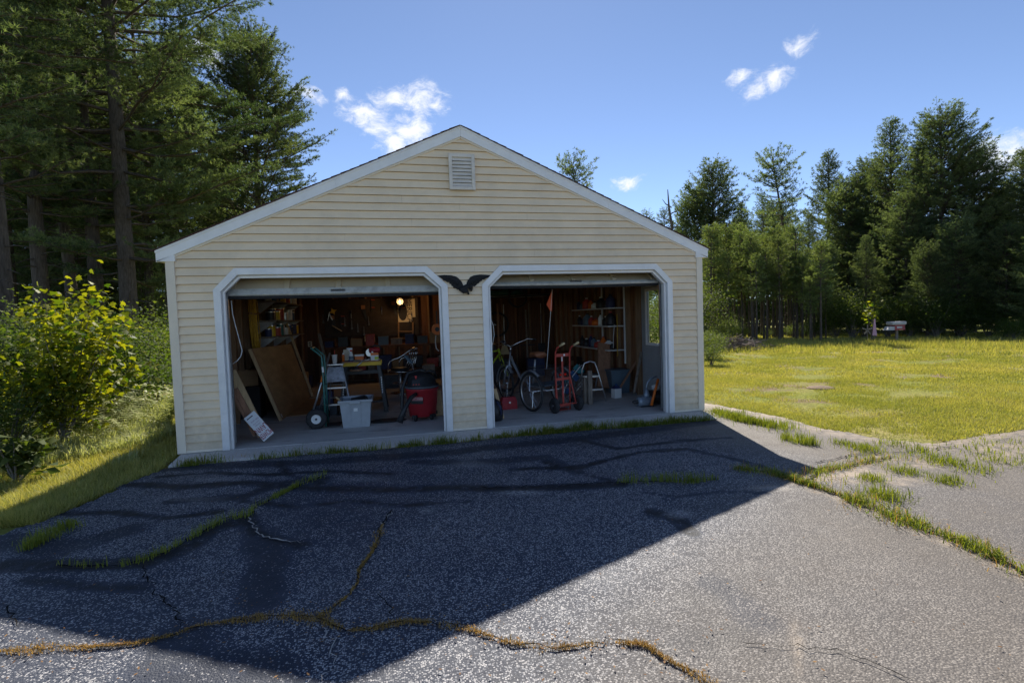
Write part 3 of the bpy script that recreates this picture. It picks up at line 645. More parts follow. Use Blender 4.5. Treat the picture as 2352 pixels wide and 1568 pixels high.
for wing, root, tips in ((wl, (1090, 640), [(300, 410), (440, 500), (560, 570), (660, 640), (730, 710), (800, 780), (900, 840)]), (wr, (1360, 640), [(2130, 380), (1980, 450), (1880, 520), (1780, 600), (1690, 680), (1600, 730), (1480, 750)])):
    for tx, ty in tips:
        a = ec(root[0]+(tx-root[0])*.25, root[1]+(ty-root[1])*.25 - 60); b_ = ec(tx, ty)
        MB().tube([(a[0], -.036, a[2]), ((a[0]+b_[0])/2, -.044, (a[2]+b_[2])/2+.004), (b_[0], -.038, b_[2])], [.010, .009, .005], 6).build('feather', em, wing, world=True)
hd = ec(1440, 800); MB().lathe([(.004, -.03), (.022, -.015), (.028, 0), (.022, .02), (.006, .035)], 12, axis_M((hd[0], -.088, hd[2]), (.6, 0, -.6))).build('head', em, bd, world=True, smooth=True)
# ================================================================ vegetation
bark = mat('pine_bark', (.105, .085, .07), .95, var=.5, scale=9, stretch=(3, 3, .5), bump=.8, bscale=14, spec=.1)
barkg = mat('grey_bark', (.16, .145, .125), .95, var=.4, scale=9, stretch=(3, 3, .5), bump=.6, bscale=14, spec=.1)
needle = leafmat('pine_needles', (.048, .080, .040), (.245, .295, .14), .45, .6, (1.25, 1.3, .55))
needle_y = leafmat('pale_needles', (.085, .14, .05), (.25, .30, .125), .45, .6, (1.3, 1.25, .5))
leaf_d = leafmat('dark_leaves', (.035, .065, .018), (.10, .14, .035), .42, .7, (1.4, 1.5, .35))
leaf_l = leafmat('mid_leaves', (.055, .09, .022), (.15, .185, .05), .42, .7, (1.4, 1.4, .35))
leaf_y = leafmat('maple_leaves', (.055, .11, .02), (.30, .30, .035), .55, .5, (1.4, 1.35, .25), .25)
grass_g = leafmat('grass_blades', (.10, .165, .025), (.27, .29, .06), .42, .5, (1.35, 1.3, .35), .0)
grass_l = leafmat('lawn_blades', (.20, .245, .055), (.52, .48, .19), .40, .5, (1.3, 1.2, .4), .0)
grass_d = leafmat('dry_grass', (.26, .16, .045), (.50, .34, .12), .35, .6, (1.3, 1.1, .5), .0)
fern_m = leafmat('fern_fronds', (.22, .27, .10), (.46, .46, .27), .42, .5, (1.25, 1.25, .5), .25)
def unit(v): return v/np.maximum(np.linalg.norm(v, axis=-1, keepdims=True), 1e-9)
def needles(c, d, size, tone, rng, m=8, width=.13, spread=.75):
    n = len(c); D = unit(d[:, None]*.8 + rng.normal(0, spread, (n, m, 3))*.75); ln = size[:, None, None]*rng.uniform(.6, 1.15, (n, m, 1))
    side = unit(np.cross(D, rng.normal(0, 1, (n, m, 3)))); w_ = ln*width
    b = c[:, None] + D*ln*.05; V = np.stack([b-side*w_*.5, b+side*w_*.5, c[:, None]+D*ln], 2).reshape(-1, 3)
    F = np.arange(len(V)).reshape(-1, 3); T = np.repeat(np.clip(tone[:, None]+rng.normal(0, .12, (n, m)), 0, 1).ravel(), 3); return V, F, T
def nptube(path, radii, n=6):
    path = np.asarray(path); m = len(path); t = np.gradient(path, axis=0); t = unit(t); ref = np.array([1., .1, 0]) if abs(t[0, 2]) > .8 else np.array([0, 0, 1.])
    u = unit(np.cross(t, ref)); q = np.cross(t, u); a = np.arange(n)*2*np.pi/n
    V = path[:, None] + np.asarray(radii)[:, None, None]*(u[:, None]*np.cos(a)[None, :, None] + q[:, None]*np.sin(a)[None, :, None]); V = V.reshape(-1, 3)
    i = (np.arange(m-1)[:, None]*n + np.arange(n)[None]).ravel(); j = (np.arange(m-1)[:, None]*n + (np.arange(n)[None]+1) % n).ravel()
    return V, np.stack([i, j, j+n, i+n], -1)
class NB:
    def __init__(s): s.V = []; s.F = []; s.n = 0
    def add(s, V, F): s.V.append(V); s.F.append(F+s.n); s.n += len(V)
    def get(s): return np.concatenate(s.V), np.concatenate(s.F)
def pine(name, seed, H, base, R, Lmax, tuft=.17, whorl=.62, nb=5, power=.75, dens=1.0, lean=(0, 0), mtl=None, mm=8, droop=0., irregular=.3, thin=.25, width=.13, dead=6, spread=.95, clear=None):
    rng = np.random.default_rng(seed); wood = NB(); C = []; D = []; S = []; T = []
    zs = np.linspace(0, H, 14); wv_ = np.cumsum(rng.normal(0, .035*H/14, (14, 2)), 0)*.35
    tp = np.stack([wv_[:, 0]+lean[0]*(zs/H), wv_[:, 1]+lean[1]*(zs/H), zs], 1); tr = R*(1-zs/H)**.85 + .012; tr[0] *= 1.25
    wood.add(*nptube(tp, tr, 8))
    trunk_at = lambda z: np.array([np.interp(z, zs, tp[:, 0]), np.interp(z, zs, tp[:, 1]), z])
    z = base*H
    for _ in range(dead):      # bare snags below the crown
        zz = rng.uniform(.25*base*H, base*H+.1); a = rng.uniform(0, 6.28); l = rng.uniform(.4, 1.1)*Lmax*.35; p0 = trunk_at(zz); d_ = np.array([np.cos(a), np.sin(a), rng.uniform(-.25, .25)])
        wood.add(*nptube([p0, p0+d_*l*.5, p0+d_*l+np.array([0, 0, -.08*l])], [.02, .014, .005], 4))
    while z < H*.985:
        t = (z-base*H)/(H-base*H); prof = (1-t)**power*(.55+.45*min(1, t*3.5)); n = max(3, int(round(rng.normal(nb, .8)))) ; a0 = rng.uniform(0, 6.28)
        for k in range(n):
            if rng.random() < thin*.5: continue
            if clear and t < .75 and abs((a0 + 6.283*k/n - clear[0] + math.pi) % (2*math.pi) - math.pi) < clear[1]: continue
            a = a0 + 6.283*k/n + rng.normal(0, .18); l = Lmax*prof*rng.uniform(1-irregular*1.3, 1+irregular*.6)+.18
            el = np.radians(-6 + 18*t + 42*t*t + rng.normal(0, 7)) - droop*(1-t)*.4; h_ = np.array([np.cos(a), np.sin(a), 0]); p0 = trunk_at(z+rng.normal(0, .06))
            btone = rng.normal(.42, .22)
            s_ = np.linspace(0, 1, 6); rise = np.sin(el)*s_*l + .24*l*s_**2.0*(1-droop)
            path = p0 + h_*(np.cos(el)*s_*l)[:, None] + np.stack([0*s_, 0*s_, rise], 1) + np.cumsum(rng.normal(0, .018*l, (6, 3)), 0)*(s_ > 0)[:, None]
            wood.add(*nptube(path, np.linspace(.012+.011*l, .006, 6), 4))
            side = np.array([-h_[1], h_[0], 0]); nbl = max(3, int(l*4.2*dens)); ss = np.sort(rng.uniform(.22 if l > .8 else .05, 1.0, nbl))
            for q, s0 in enumerate(ss):
                b0 = np.array([np.interp(s0, s_, path[:, i]) for i in range(3)]); sg = 1 if q % 2 else -1
                bl = (.20 + .42*l*(1-s0)**.8*.9)*rng.uniform(.6, 1.2); bd_ = h_*rng.uniform(.45, .95) + side*sg*rng.uniform(.5, 1.) + np.array([0, 0, rng.uniform(-.02, .32)]); bd_ = bd_/np.linalg.norm(bd_)
                nt_ = max(2, int(bl/(tuft*.62)+.5)); f = np.linspace(.25, 1.0, nt_); pts = b0 + bd_*bl*f[:, None] + np.array([0, 0, 1.])*(.10*bl*f**2)[:, None] + rng.normal(0, tuft*.22, (nt_, 3))
                C.append(pts); D.append(np.tile(bd_*.7+np.array([0, 0, .75]), (nt_, 1))); S.append(tuft*rng.uniform(.75, 1.2, nt_)); T.append(np.clip(btone+.12*rng.normal(size=nt_), 0, 1))
                if bl > .45: wood.add(*nptube([b0, b0+bd_*bl*.8], [.008, .004], 3))
            C.append(path[-1:]+0); D.append((h_*.7+np.array([0, 0, .6]))[None]); S.append(np.array([tuft*1.2])); T.append(np.array([.6]))
        z += whorl*rng.uniform(.75, 1.25)*(1 if t < .6 else .62)
    tp_ = trunk_at(H); C.append(tp_[None]+np.array([[0, 0, .0], [0, 0, -.1], [0, 0, -.25]])); D.append(np.tile([0, 0, 1.], (3, 1))); S.append(np.full(3, tuft*1.3)); T.append(np.full(3, .6))
    C, D, S, T = map(np.concatenate, (C, D, S, T)); V, F, tt = needles(C, unit(D), S, T, rng, mm, width, spread)
    e = bpy.data.objects.new(name, None); COL.objects.link(e)
    wV, wF = wood.get(); npmesh('trunk', wV, wF, bark, parent=e, smooth=True); npmesh('crown', V, F, mtl or needle, tt, parent=e)
    return e
def shrub(name, seed, H, W, nleaf, leaf, mtl, stems=7, flat=.0, stalk=.3):
    rng = np.random.default_rng(seed); wood = NB(); tips = []
    for i in range(stems):
        a = rng.uniform(0, 6.28); r = W*.5*rng.uniform(.2, 1.); hh = H*rng.uniform(.6, 1.)*(1-.35*(r/(W*.5))**2); p = np.array([[0, 0, 0], [np.cos(a)*r*.3, np.sin(a)*r*.3, hh*.4], [np.cos(a)*r*.75, np.sin(a)*r*.75, hh*.78], [np.cos(a)*r, np.sin(a)*r, hh]]) + rng.normal(0, .02*H, (4, 3))
        wood.add(*nptube(p, [.010+.006*H, .012, .008, .003], 5)); tips += [p[1]*.3+p[2]*.7, p[2], p[3], p[2]*.5+p[3]*.5]
    tips = np.array(tips); c = tips[rng.integers(0, len(tips), nleaf)] + rng.normal(0, 1, (nleaf, 3))*np.array([W*.15, W*.15, H*.10]); c[:, 2] = np.maximum(c[:, 2], H*.05+rng.uniform(0, .1*H, nleaf))
    nrm = unit(rng.normal(0, .55, (nleaf, 3)) + np.array([0, 0, .9])); ax = unit(np.cross(nrm, rng.normal(0, 1, (nleaf, 3)))); sd = np.cross(nrm, ax); s = leaf*rng.uniform(.6, 1.25, (nleaf, 1))
    fold = nrm*s*.12
    V = np.stack([c, c+ax*s*.45+sd*s*.30-fold, c+ax*s, c+ax*s*.45-sd*s*.30-fold], 1).reshape(-1, 3); i = np.arange(nleaf)*4
    F = np.concatenate([np.stack([i, i+1, i+2], 1), np.stack([i, i+2, i+3], 1)]); T = np.repeat(np.clip(rng.normal(.45, .25, nleaf), 0, 1), 4)
    e = bpy.data.objects.new(name, None); COL.objects.link(e); wV, wF = wood.get(); npmesh('stem', wV, wF, barkg, parent=e, smooth=True); npmesh('foliage', V, F, mtl, T, parent=e); return e
def put(e, xy, rz=0, s=1.0, label='', cat='tree', group=None, z=None, first=[set()]):
    z = float(hground(xy[0], xy[1])) - .03 if z is None else z
    if e.name in first[0]: o = copy_tree(e, (xy[0], xy[1], z), rz, s)
    else: first[0].add(e.name); o = e; o.location = (xy[0], xy[1], z); o.rotation_euler = (0, 0, rz); o.scale = (s,)*3
    return tag(o, label, cat, group)
def hat(v, dist, u):     # height of a thing whose top shows at row v when it stands at a level distance
    d = ray(u, v); return CAM[2] + dist*d[2]/np.hypot(d[0], d[1])
# --- prototypes
PA = pine('pine_tree', 1, 27.0, .15, .30, 7.0, tuft=.135, whorl=.68, nb=6, power=.60, mm=13, dens=1.8, width=.15, thin=.35, clear=(-1.6, .6))            # the big one beside the garage
PB = pine('pine_tree', 2, 14.0, .10, .20, 4.0, tuft=.115, whorl=.42, nb=8, power=.40, mm=13, irregular=.28, dens=1.8, width=.16, thin=.12)
PC = pine('pine_tree', 3, 13.0, .30, .15, 2.6, tuft=.105, whorl=.52, nb=6, power=.6, mm=13, dens=1.6, thin=.35, dead=14, width=.16)
PD = pine('pine_tree', 4, 15.0, .08, .20, 3.5, tuft=.17, whorl=.46, nb=7, power=.66, mm=9, width=.18, dens=1.3, thin=.1)
PE = pine('pine_tree', 5, 12.0, .06, .17, 3.7, tuft=.18, whorl=.44, nb=7, power=.46, mm=9, width=.18, irregular=.35, dens=1.3, thin=.1)
PF = pine('young_pine', 6, 7.0, .50, .08, .85, tuft=.15, whorl=.30, nb=6, power=.45, mm=9, dens=1.5, mtl=needle_y, dead=10, width=.16)
PG = pine('young_pine', 7, 6.2, .46, .07, .75, tuft=.15, whorl=.30, nb=6, power=.42, mm=9, dens=1.5, mtl=needle_y, dead=10, width=.16)
PH = pine('pine_tree', 8, 13.0, .62, .20, 2.3, tuft=.18, whorl=.38, nb=6, power=.42, mm=9, dens=1.3, irregular=.5, lean=(-1.9, 0.45), dead=3, width=.18)
PI = pine('pine_tree', 9, 16.0, .30, .20, 3.0, tuft=.105, whorl=.58, nb=6, power=.6, mm=13, dens=1.6, thin=.4, dead=16, width=.16)
SA = shrub('leafy_shrub', 21, 2.2, 2.6, 5200, .085, leaf_d, 18); SB = shrub('leafy_shrub', 22, 1.5, 2.0, 2800, .075, leaf_l, 13); SC = shrub('leafy_shrub', 23, 2.8, 2.8, 5600, .085, leaf_l, 18)
SD_ = shrub('leafy_shrub', 24, .62, .7, 230, .15, leaf_l, 9)
# --- left-hand wood
gl_ = 'pines of the left-hand wood'
dA = 24.0; put(PA, far(297, dA), .3, 1.0, 'tall thick-trunked white pine nearest the left side of the garage', 'pine tree', gl_)
dB = 31.0; put(PB, far(606, dB), 1.1, hat(96, dB, 606)/14.0, 'broad bushy pine rising behind the left slope of the garage roof', 'pine tree', gl_)
put(PI, far(-110, 17), 2.4, 1.3, 'dark pine at the far left whose branches reach in from above', 'pine tree', gl_)
put(PI, far(15, 20), .9, 1.25, 'dark pine standing just inside the left edge of the wood', 'pine tree', gl_)
LB = [(228, 18, PI, 1.05, 'slim bare-boled pine just left of the thick-trunked pine'), (165, 20, PC, 1.15, 'slim pine second to the left of the thick-trunked pine'), (100, 17, PI, .95, 'thin pine among the maple leaves at far left'),
      (350, 24, PC, 1.2, 'slim pine just right of the thick-trunked pine'), (420, 27, PB, .95, 'bushy pine deep behind the garage eave'), (30, 24, PI, 1.1, 'slim pine deep in the far left wood'),
      (140, 28, PB, 1.05, 'bushy pine deep behind the maple'), (260, 30, PD, 1.0, 'dense pine filling in behind the thick trunk'), (490, 30, PC, 1.05, 'slim pine behind the roof on the left'),
      (-60, 19, PC, 1.15, 'slim pine at the leftmost edge'), (60, 33, PD, 1.05, 'dense pine deep at far left'), (350, 36, PE, 1.05, 'rounded pine deep behind the left eave'), (200, 40, PD, 1.0, 'dense pine at the back of the left wood'),
      (680, 33, PE, .62, 'low rounded pine peeping over the left roof slope'), (740, 30, PC, .55, 'short slim pine behind the roof near the white cloud'), (560, 36, PD, .9, 'dense pine behind the bushy roof-side pine'),
      (385, 22, PG, .62, 'young pine close behind the left garage wall'), (330, 24, PF, .62, 'young pine in the gap beside the thick trunk'), (180, 25, PE, .7, 'short rounded pine low behind the maple'), (290, 44, PE, 1.0, 'far rounded pine closing the left wood')]
for i, (u, d, p, s, lab) in enumerate(LB): put(p, far(u, d*1.28+3), i*1.3, s*1.35, lab, 'pine tree', gl_)
for i, (u, d, p, s, lab) in enumerate([(30, 12.4, SA, .95, 'dark leafy shrub left of the yellow maple'), (150, 12.6, SA, .95, 'dark leafy shrub directly behind the yellow maple'), (250, 13.0, SA, .8, 'dark leafy shrub right of the yellow maple'), (345, 14.5, SA, .5, 'dark leafy shrub against the left garage wall'),
      (-50, 12.5, SC, .75, 'leafy shrub cut by the left edge'), (210, 14, SC, .8, 'taller shrub behind the maple'), (310, 16, SC, .95, 'taller shrub at the foot of the thick-trunked pine'), (90, 15, SC, 1.0, 'taller shrub in the shade of the left wood'), (380, 18.5, SA, .9, 'dark shrub just behind the left garage corner'), (-10, 10.0, SB, .75, 'pale green shrub low at the left edge')]):
    put(SA if p is SA else p, far(u, d), i*2.1, s, lab, 'shrub', 'shrubs under the left wood')
hs = G(40, 1112, -.2); put(SD_, hs[:2], .3, 1.0, 'low broad-leaved plant at the left edge of the grass', 'plant')
# --- right-hand wood and what shows over the roof
gr_ = 'pines of the right-hand wood'
RB = [(1385, 368, 40, PH, 'lone umbrella-topped pine above the right roof slope'), (1640, 384, 46, PE, 'wide dark pine cluster right of the dead snag'), (1600, 440, 47, PE, 'left half of the wide dark pine cluster'), (1490, 486, 50, PC, 'small pine top peeping over the right roof slope'), (1530, 478, 48, PC, 'small pine at the foot of the dead snag'),
      (1755, 456, 50, PC, 'narrow pine between the cluster and the leaning pine'), (1705, 470, 48, PD, 'dense pine right of the wide cluster'), (1840, 356, 38, PH, 'leaning pine with a long bare trunk'), (1905, 352, 41, PD, 'pointed pine just right of the leaning pine'), (1950, 420, 38, PE, 'rounded pine right of the leaning pine'),
      (2045, 276, 36, PD, 'tall pine left of the highest treetop'), (1995, 380, 39, PB, 'bushy pine left of the two tall ones'), (2160, 268, 34, PB, 'highest pine of the right-hand wood'), (2110, 330, 37, PD, 'dense pine between the two tall ones'), (2235, 345, 35, PE, 'broad pine right of the highest one'), (2345, 346, 38, PD, 'pointed pine at the right edge'),
      (2290, 440, 36, PE, 'rounded pine below the cloud at right'), (2420, 330, 33, PB, 'bushy pine cut off by the right edge'), (2400, 500, 29, PE, 'dark low pine at the right edge'), (2080, 450, 33, PE, 'rounded pine in front of the tall pair'), (2200, 500, 31, PE, 'dark rounded pine low beneath the highest one'), (1810, 500, 42, PD, 'dense pine behind the leaning trunk'),
      (2500, 380, 30, PD, 'pine just beyond the right edge'), (2310, 520, 30.5, PE, 'dark bushy pine over the lawn corner'), (2130, 560, 30, PE, 'low spreading pine above the white mailbox shape'), (1990, 540, 32, PD, 'dense low pine behind the yellow sapling'), (1890, 560, 34, PE, 'low pine right of the thin trunks')]
for i, (u, v, d, p, lab) in enumerate(RB):
    H0 = dict(((PA, 17.5), (PB, 14.), (PC, 13.), (PD, 15.), (PE, 12.), (PH, 13.), (PI, 16.)))[p]
    put(p, far(u, d), (0. if p is PH else i*1.7), hat(v, d, u)/H0, lab, 'pine tree', gr_)
for i, (u, d) in enumerate([(1660, 52), (1560, 56), (1780, 55), (1860, 50), (1930, 48), (2020, 46), (2100, 45), (2190, 43), (2270, 43), (2360, 42), (1450, 60), (1700, 60), (2450, 40), (1980, 55), (2150, 52), (2300, 50)]):
    put((PD, PE, PB)[i % 3], far(u, d), i*2.3, (hat(520, d, u)/12.5)*(.9+.2*((i*.37) % 1)), 'pine in the dim back rows of the right-hand wood, ' + ('behind the wide cluster', 'left of the dead snag', 'behind the young stand', 'behind the leaning pine', 'right of the leaning pine', 'behind the tall pine', 'between the two tallest', 'behind the highest', 'under the right cloud', 'at the right edge', 'behind the roof slope', 'farthest behind the cluster', 'just past the right edge', 'farthest behind the leaning pine', 'farthest behind the highest', 'farthest under the right cloud')[i], 'pine tree', 'back-row pines of the right-hand wood')
for i, (u, d) in enumerate([(1640, 37), (1690, 39), (1740, 38), (1790, 40), (1840, 38), (1890, 37), (1600, 40), (1715, 43), (1815, 44), (1660, 45), (1765, 46)]): put(SB, far(u, d), i*1.7, 1.5+.2*(i % 3), 'leafy undergrowth bush behind the trunks of the young stand', 'bush', 'undergrowth behind the young stand')
for i, (u, v, d, p, lab) in enumerate([(1480, 640, 36, PE, 'low pine behind the garage seen through the side-door window'), (1540, 600, 38, PD, 'dense pine hidden behind the right garage slope'), (1590, 560, 40, PE, 'rounded pine just above the right eave'), (1440, 620, 40, PD, 'dense pine behind the right bay'), (1510, 620, 44, PE, 'far pine behind the side-door window')]): put(p, far(u, d), i*1.1, hat(v, d, u)/(12. if p is PE else 15.), lab, 'pine tree', gr_)
for i, (u, d) in enumerate([(1500, 17), (1530, 24), (1470, 26), (1560, 27), (1595, 25)]): put(SC, far(u, d), i*1.4, .7+.12*i, 'sunlit bush behind the garage, ' + ('seen through the side-door window', 'second beyond the side door', 'third beyond the side door', 'fourth beyond the side door', 'nearest the young stand')[i], 'bush', 'bushes along the right-hand wood')
# young stand with bare poles right of the garage
def ordw(n):
    one_ = ['', 'first', 'second', 'third', 'fourth', 'fifth', 'sixth', 'seventh', 'eighth', 'ninth', 'tenth', 'eleventh', 'twelfth', 'thirteenth', 'fourteenth', 'fifteenth', 'sixteenth', 'seventeenth', 'eighteenth', 'nineteenth']
    return one_[n] if n < 20 else ({2: 'twentieth', 3: 'thirtieth', 4: 'fortieth'}[n//10] if n % 10 == 0 else {2: 'twenty', 3: 'thirty', 4: 'forty'}[n//10] + '-' + one_[n % 10])
rngy = np.random.default_rng(5); ny = 0
for u in list(range(1628, 1900, 7)):
    d = rngy.uniform(26.5, 33); p = (PF, PG)[ny % 2]; top = rngy.uniform(520, 590) if u < 1850 else rngy.uniform(560, 650); H0 = 7.0 if p is PF else 6.2
    put(p, far(u+rngy.uniform(-3, 3), d), ny*1.9, hat(top, d, u)/H0, f'slender young pine in the close stand, {ordw(ny+1)} from the garage', 'young pine', 'young pines of the close stand'); ny += 1
for i, (u, d, p, s, lab) in enumerate([(1625, 17.5, SB, .62, 'shrub hugging the right garage corner'), (1640, 21, SB, .6, 'tall shrub behind the right garage corner'), (1660, 24, SC, .55, 'pale shrub left of the brush pile'), (1632, 15.5, SB, .45, 'low shrub at the grass by the right garage corner'), (1955, 29, SC, .95, 'round sunlit bush left of the yellow sapling'), (1985, 30, SA, .9, 'dark bush behind the yellow sapling'), (1920, 29.5, SA, .8, 'dark bush right of the thin trunks'),
      (2040, 30, SA, .95, 'dark bush behind the mailbox shape'), (2090, 30, SC, .8, 'bush right of the mailbox shape'), (2150, 29.5, SA, .95, 'dark bush under the highest pine'), (2210, 30.5, SA, .8, 'dark bush right of the highest pine'), (2270, 30.5, SA, .8, 'dark bush in the lawn corner'), (2330, 28, SA, .45, 'dark bush by the right edge'), (2400, 29, SA, .6, 'dark bush beyond the right edge'),
      (1700, 30, SB, .5, 'low bush under the left of the young stand'), (1760, 30, SB, .4, 'low bush under the middle of the young stand'), (1820, 30.5, SB, .55, 'low bush under the right of the young stand'), (1870, 30, SA, .5, 'dark low bush right of the young stand')]):
    put(p, far(u, d), i*1.9, s, lab, 'bush', 'bushes along the right-hand wood')
# dead snag
sg = far(1545, 44); hsn = hat(435, 44, 1545); nbk = NB(); rg = np.random.default_rng(4); pts = np.array([[0, 0, 0], [.1, 0, hsn*.4], [-.15, 0, hsn*.62], [.12, 0, hsn*.74], [-.12, 0, hsn*.86], [-.22, 0, hsn]]); nbk.add(*nptube(pts, [.2, .17, .14, .12, .09, .03], 7))
for zz, a, l in ((.72, .3, 1.2), (.78, 2.9, .9), (.83, .2, 1.0), (.88, 3.3, .8), (.66, 2.7, 1.0)): nbk.add(*nptube([[0, 0, hsn*zz], [np.cos(a)*l*.6, np.sin(a)*l*.6, hsn*zz+l*.25], [np.cos(a)*l, np.sin(a)*l, hsn*zz+l*.7]], [.06, .04, .015], 5))
V, F = nbk.get(); o = npmesh('dead_tree', V, F, mat('dead_wood', (.14, .115, .09), .95, var=.4), smooth=True); o.location = (*sg, 0); tag(o, 'bare dead snag rising above the right roof slope', 'dead tree')
# --- yellow maple sapling: each leaf a lobed blade
mp = far(125, 10.2); mroot = thing('maple_sapling', 'yellow-green maple sapling at the edge of the left wood', 'sapling', (mp[0], mp[1], float(hground(*mp)) - .02))
rg = np.random.default_rng(31); nb_ = NB(); ends = []
right = ROT[:, 0].copy(); right[2] = 0; right /= np.linalg.norm(right); fwd = np.array([-right[1], right[0], 0])
for (du, h0, h1) in [(-.25, .2, 2.05), (.95, .25, 2.15), (.45, .3, 2.3), (-.05, .5, 2.2), (.75, .6, 1.75), (.25, .4, 1.7), (-.55, .4, 1.45), (1.2, .5, 1.85), (.9, .3, 1.2), (-.4, .2, 1.0), (.1, .3, 1.3)]:
    f = rg.uniform(-.5, .4); p = [np.array([0, 0, 0.]), right*du*.25+np.array([0, 0, h1*.38]), right*du*.6+fwd*f*.5+np.array([0, 0, h1*.7]), right*du+fwd*f+np.array([0, 0, h1])]
    nb_.add(*nptube(p, [.016, .012, .008, .003], 5)); P4 = np.array(p)
    for t in np.linspace(.35, 1.0, 7): q = t*3; i = min(int(q), 2); ends.append(P4[i]*(1-(q-i))+P4[i+1]*(q-i))
V, F = nb_.get(); npmesh('stem', V, F, barkg, parent=mroot, smooth=True)
lob = [(0, 0), (.18, .06), (.46, .10), (.36, .28), (.52, .52), (.28, .50), (.20, .66), (0, 1.0), (-.20, .66), (-.28, .50), (-.52, .52), (-.36, .28), (-.46, .10), (-.18, .06)]
me = bpy.data.meshes.new('leaf'); me.from_pydata([(x, y, -.18*abs(x)-.12*y*y) for x, y in lob], [], [(0, 1, 2, 3), (0, 3, 5, 6), (3, 4, 5), (0, 6, 7, 8), (0, 8, 9, 11), (9, 10, 11), (0, 11, 12, 13)]); a = me.attributes.new('tone', 'FLOAT', 'POINT'); a.data.foreach_set('value', [.75]*len(lob)); me.materials.append(leaf_y)
ends = np.array(ends)
mV = []; mF = []; base_l = np.array([(x, y, -.18*abs(x)-.12*y*y) for x, y in lob]); tri_l = [(0, 1, 2), (0, 2, 3), (0, 3, 5), (0, 5, 6), (3, 4, 5), (0, 6, 7), (0, 7, 8), (0, 8, 9), (0, 9, 11), (9, 10, 11), (0, 11, 12), (0, 12, 13)]
for i in range(2600):
    c = ends[rg.integers(0, len(ends))] + rg.normal(0, .16, 3); c[2] = max(c[2], .3); Rm_ = np.array((Matrix.Rotation(rg.uniform(0, 6.28), 3, 'Z') @ Matrix.Rotation(rg.normal(-.25, .55), 3, 'X') @ Matrix.Rotation(rg.normal(0, .5), 3, 'Y')))
    mF += [tuple(j+len(mV)*14 for j in t_3) for t_3 in tri_l]; mV.append((base_l*rg.uniform(.06, .115)) @ Rm_.T + c)
kind(npmesh('foliage', np.concatenate(mV), np.array(mF), leaf_y, np.clip(np.repeat(rg.normal(.5, .35, 2600), 14), 0, 1), parent=mroot), 'stuff')
for i in range(300):
    c = ends[rg.integers(0, len(ends))] + rg.normal(0, .13, 3); c[2] = max(c[2], .35); s = rg.uniform(.07, .13)
    o = bpy.data.objects.new('leaf', me); COL.objects.link(o); o.parent = mroot; o.location = c; o.rotation_euler = (rg.normal(-.25, .5), rg.normal(0, .5), rg.uniform(0, 6.28)); o.scale = (s,)*3
# --- ferns and weeds beside the garage
def fern(seed, n=8, L_=.55):
    rng = np.random.default_rng(seed); Vs = []; Fs = []; k = 0
    for i in range(n):
        a = rng.uniform(0, 6.28); h_ = np.array([np.cos(a), np.sin(a), 0]); sd = np.array([-h_[1], h_[0], 0]); l = L_*rng.uniform(.55, 1.2); m = 12; sp_ = rng.uniform(.7, 1.5)
        for j in range(m):
            t = (j+1)/(m+.5); p = h_*l*t*(.30+.38*t)*sp_ + np.array([0, 0, l*(1.25*t-.60*t*t)]); wl_ = l*.24*np.sin(np.pi*min(1, t*.9+.1))+.01; tg = h_*.5
            for s in (-1, 1):
                q = p + sd*s*wl_ + tg*wl_*.6 + np.array([0, 0, -.03*l]); Vs += [p-tg*l*.035, p+tg*l*.06, q]; Fs.append((k, k+1, k+2)); k += 3
    V = np.array(Vs); return V, np.array(Fs), np.clip(np.repeat(rng.normal(.5, .25, len(Fs)), 3), 0, 1)
FM = []
for s in range(4): V, F, T = fern(50+s, 9+s, .62+.07*s); o = npmesh('fern', V, F, fern_m, T); FM.append(o)
rg = np.random.default_rng(77); nf_ = 0
for i in range(260):
    pos = (-.55-3.6*rg.uniform()**1.3, rg.uniform(1.5, 5.6)); hp_ = fbm(pos[0], pos[1], .9, 91)
    if nf_ >= 60 or hp_ < .36: continue
    b = FM[i % 4]
    if nf_ < 4: o = FM[nf_]
    else: o = b.copy(); COL.objects.link(o)
    o.location = (pos[0], pos[1], float(hground(pos[0], pos[1]))); o.rotation_euler = (0, 0, rg.uniform(0, 6.28)); o.scale = (rg.uniform(.45, 1.25)*(.6+.9*hp_)*(.7+.3*min(1, (pos[1]-1.5)/1.5)),)*3
    tag(o, 'feathery pale green fern in the patch beside the left garage wall', 'fern', 'ferns beside the left garage wall'); nf_ += 1
# --- grass
def blades(P, ln, tone, rng, wd=.006, bend=.5, two=True):
    n = len(P); a = rng.uniform(0, 6.28, n); h_ = np.stack([np.cos(a), np.sin(a), 0*a], 1); b2 = a+rng.uniform(.8, 2.3, n); sd = np.stack([np.cos(b2), np.sin(b2), 0*a], 1)
    ln = ln[:, None]; bd = rng.uniform(.1, 1, (n, 1))*bend; up = np.array([0, 0, 1.]); w2 = (wd*rng.uniform(.6, 1.3, n))[:, None]
    if not two:
        V = np.stack([P-sd*w2, P+sd*w2, P+up*ln*(1-.3*bd)+h_*ln*bd], 1).reshape(-1, 3); F = np.arange(3*n).reshape(-1, 3); return V, F, np.repeat(tone, 3)
    mid = P+up*ln*.55+h_*ln*bd*.25; tip = P+up*ln*(1-.35*bd)+h_*ln*bd
    V = np.stack([P-sd*w2, P+sd*w2, mid-sd*w2*.75, mid+sd*w2*.75, tip], 1).reshape(-1, 3); i = np.arange(n)*5
    F = np.concatenate([np.stack([i, i+1, i+3], 1), np.stack([i, i+3, i+2], 1), np.stack([i+2, i+3, i+4], 1)]); return V, F, np.repeat(tone, 5)
rg = np.random.default_rng(99)
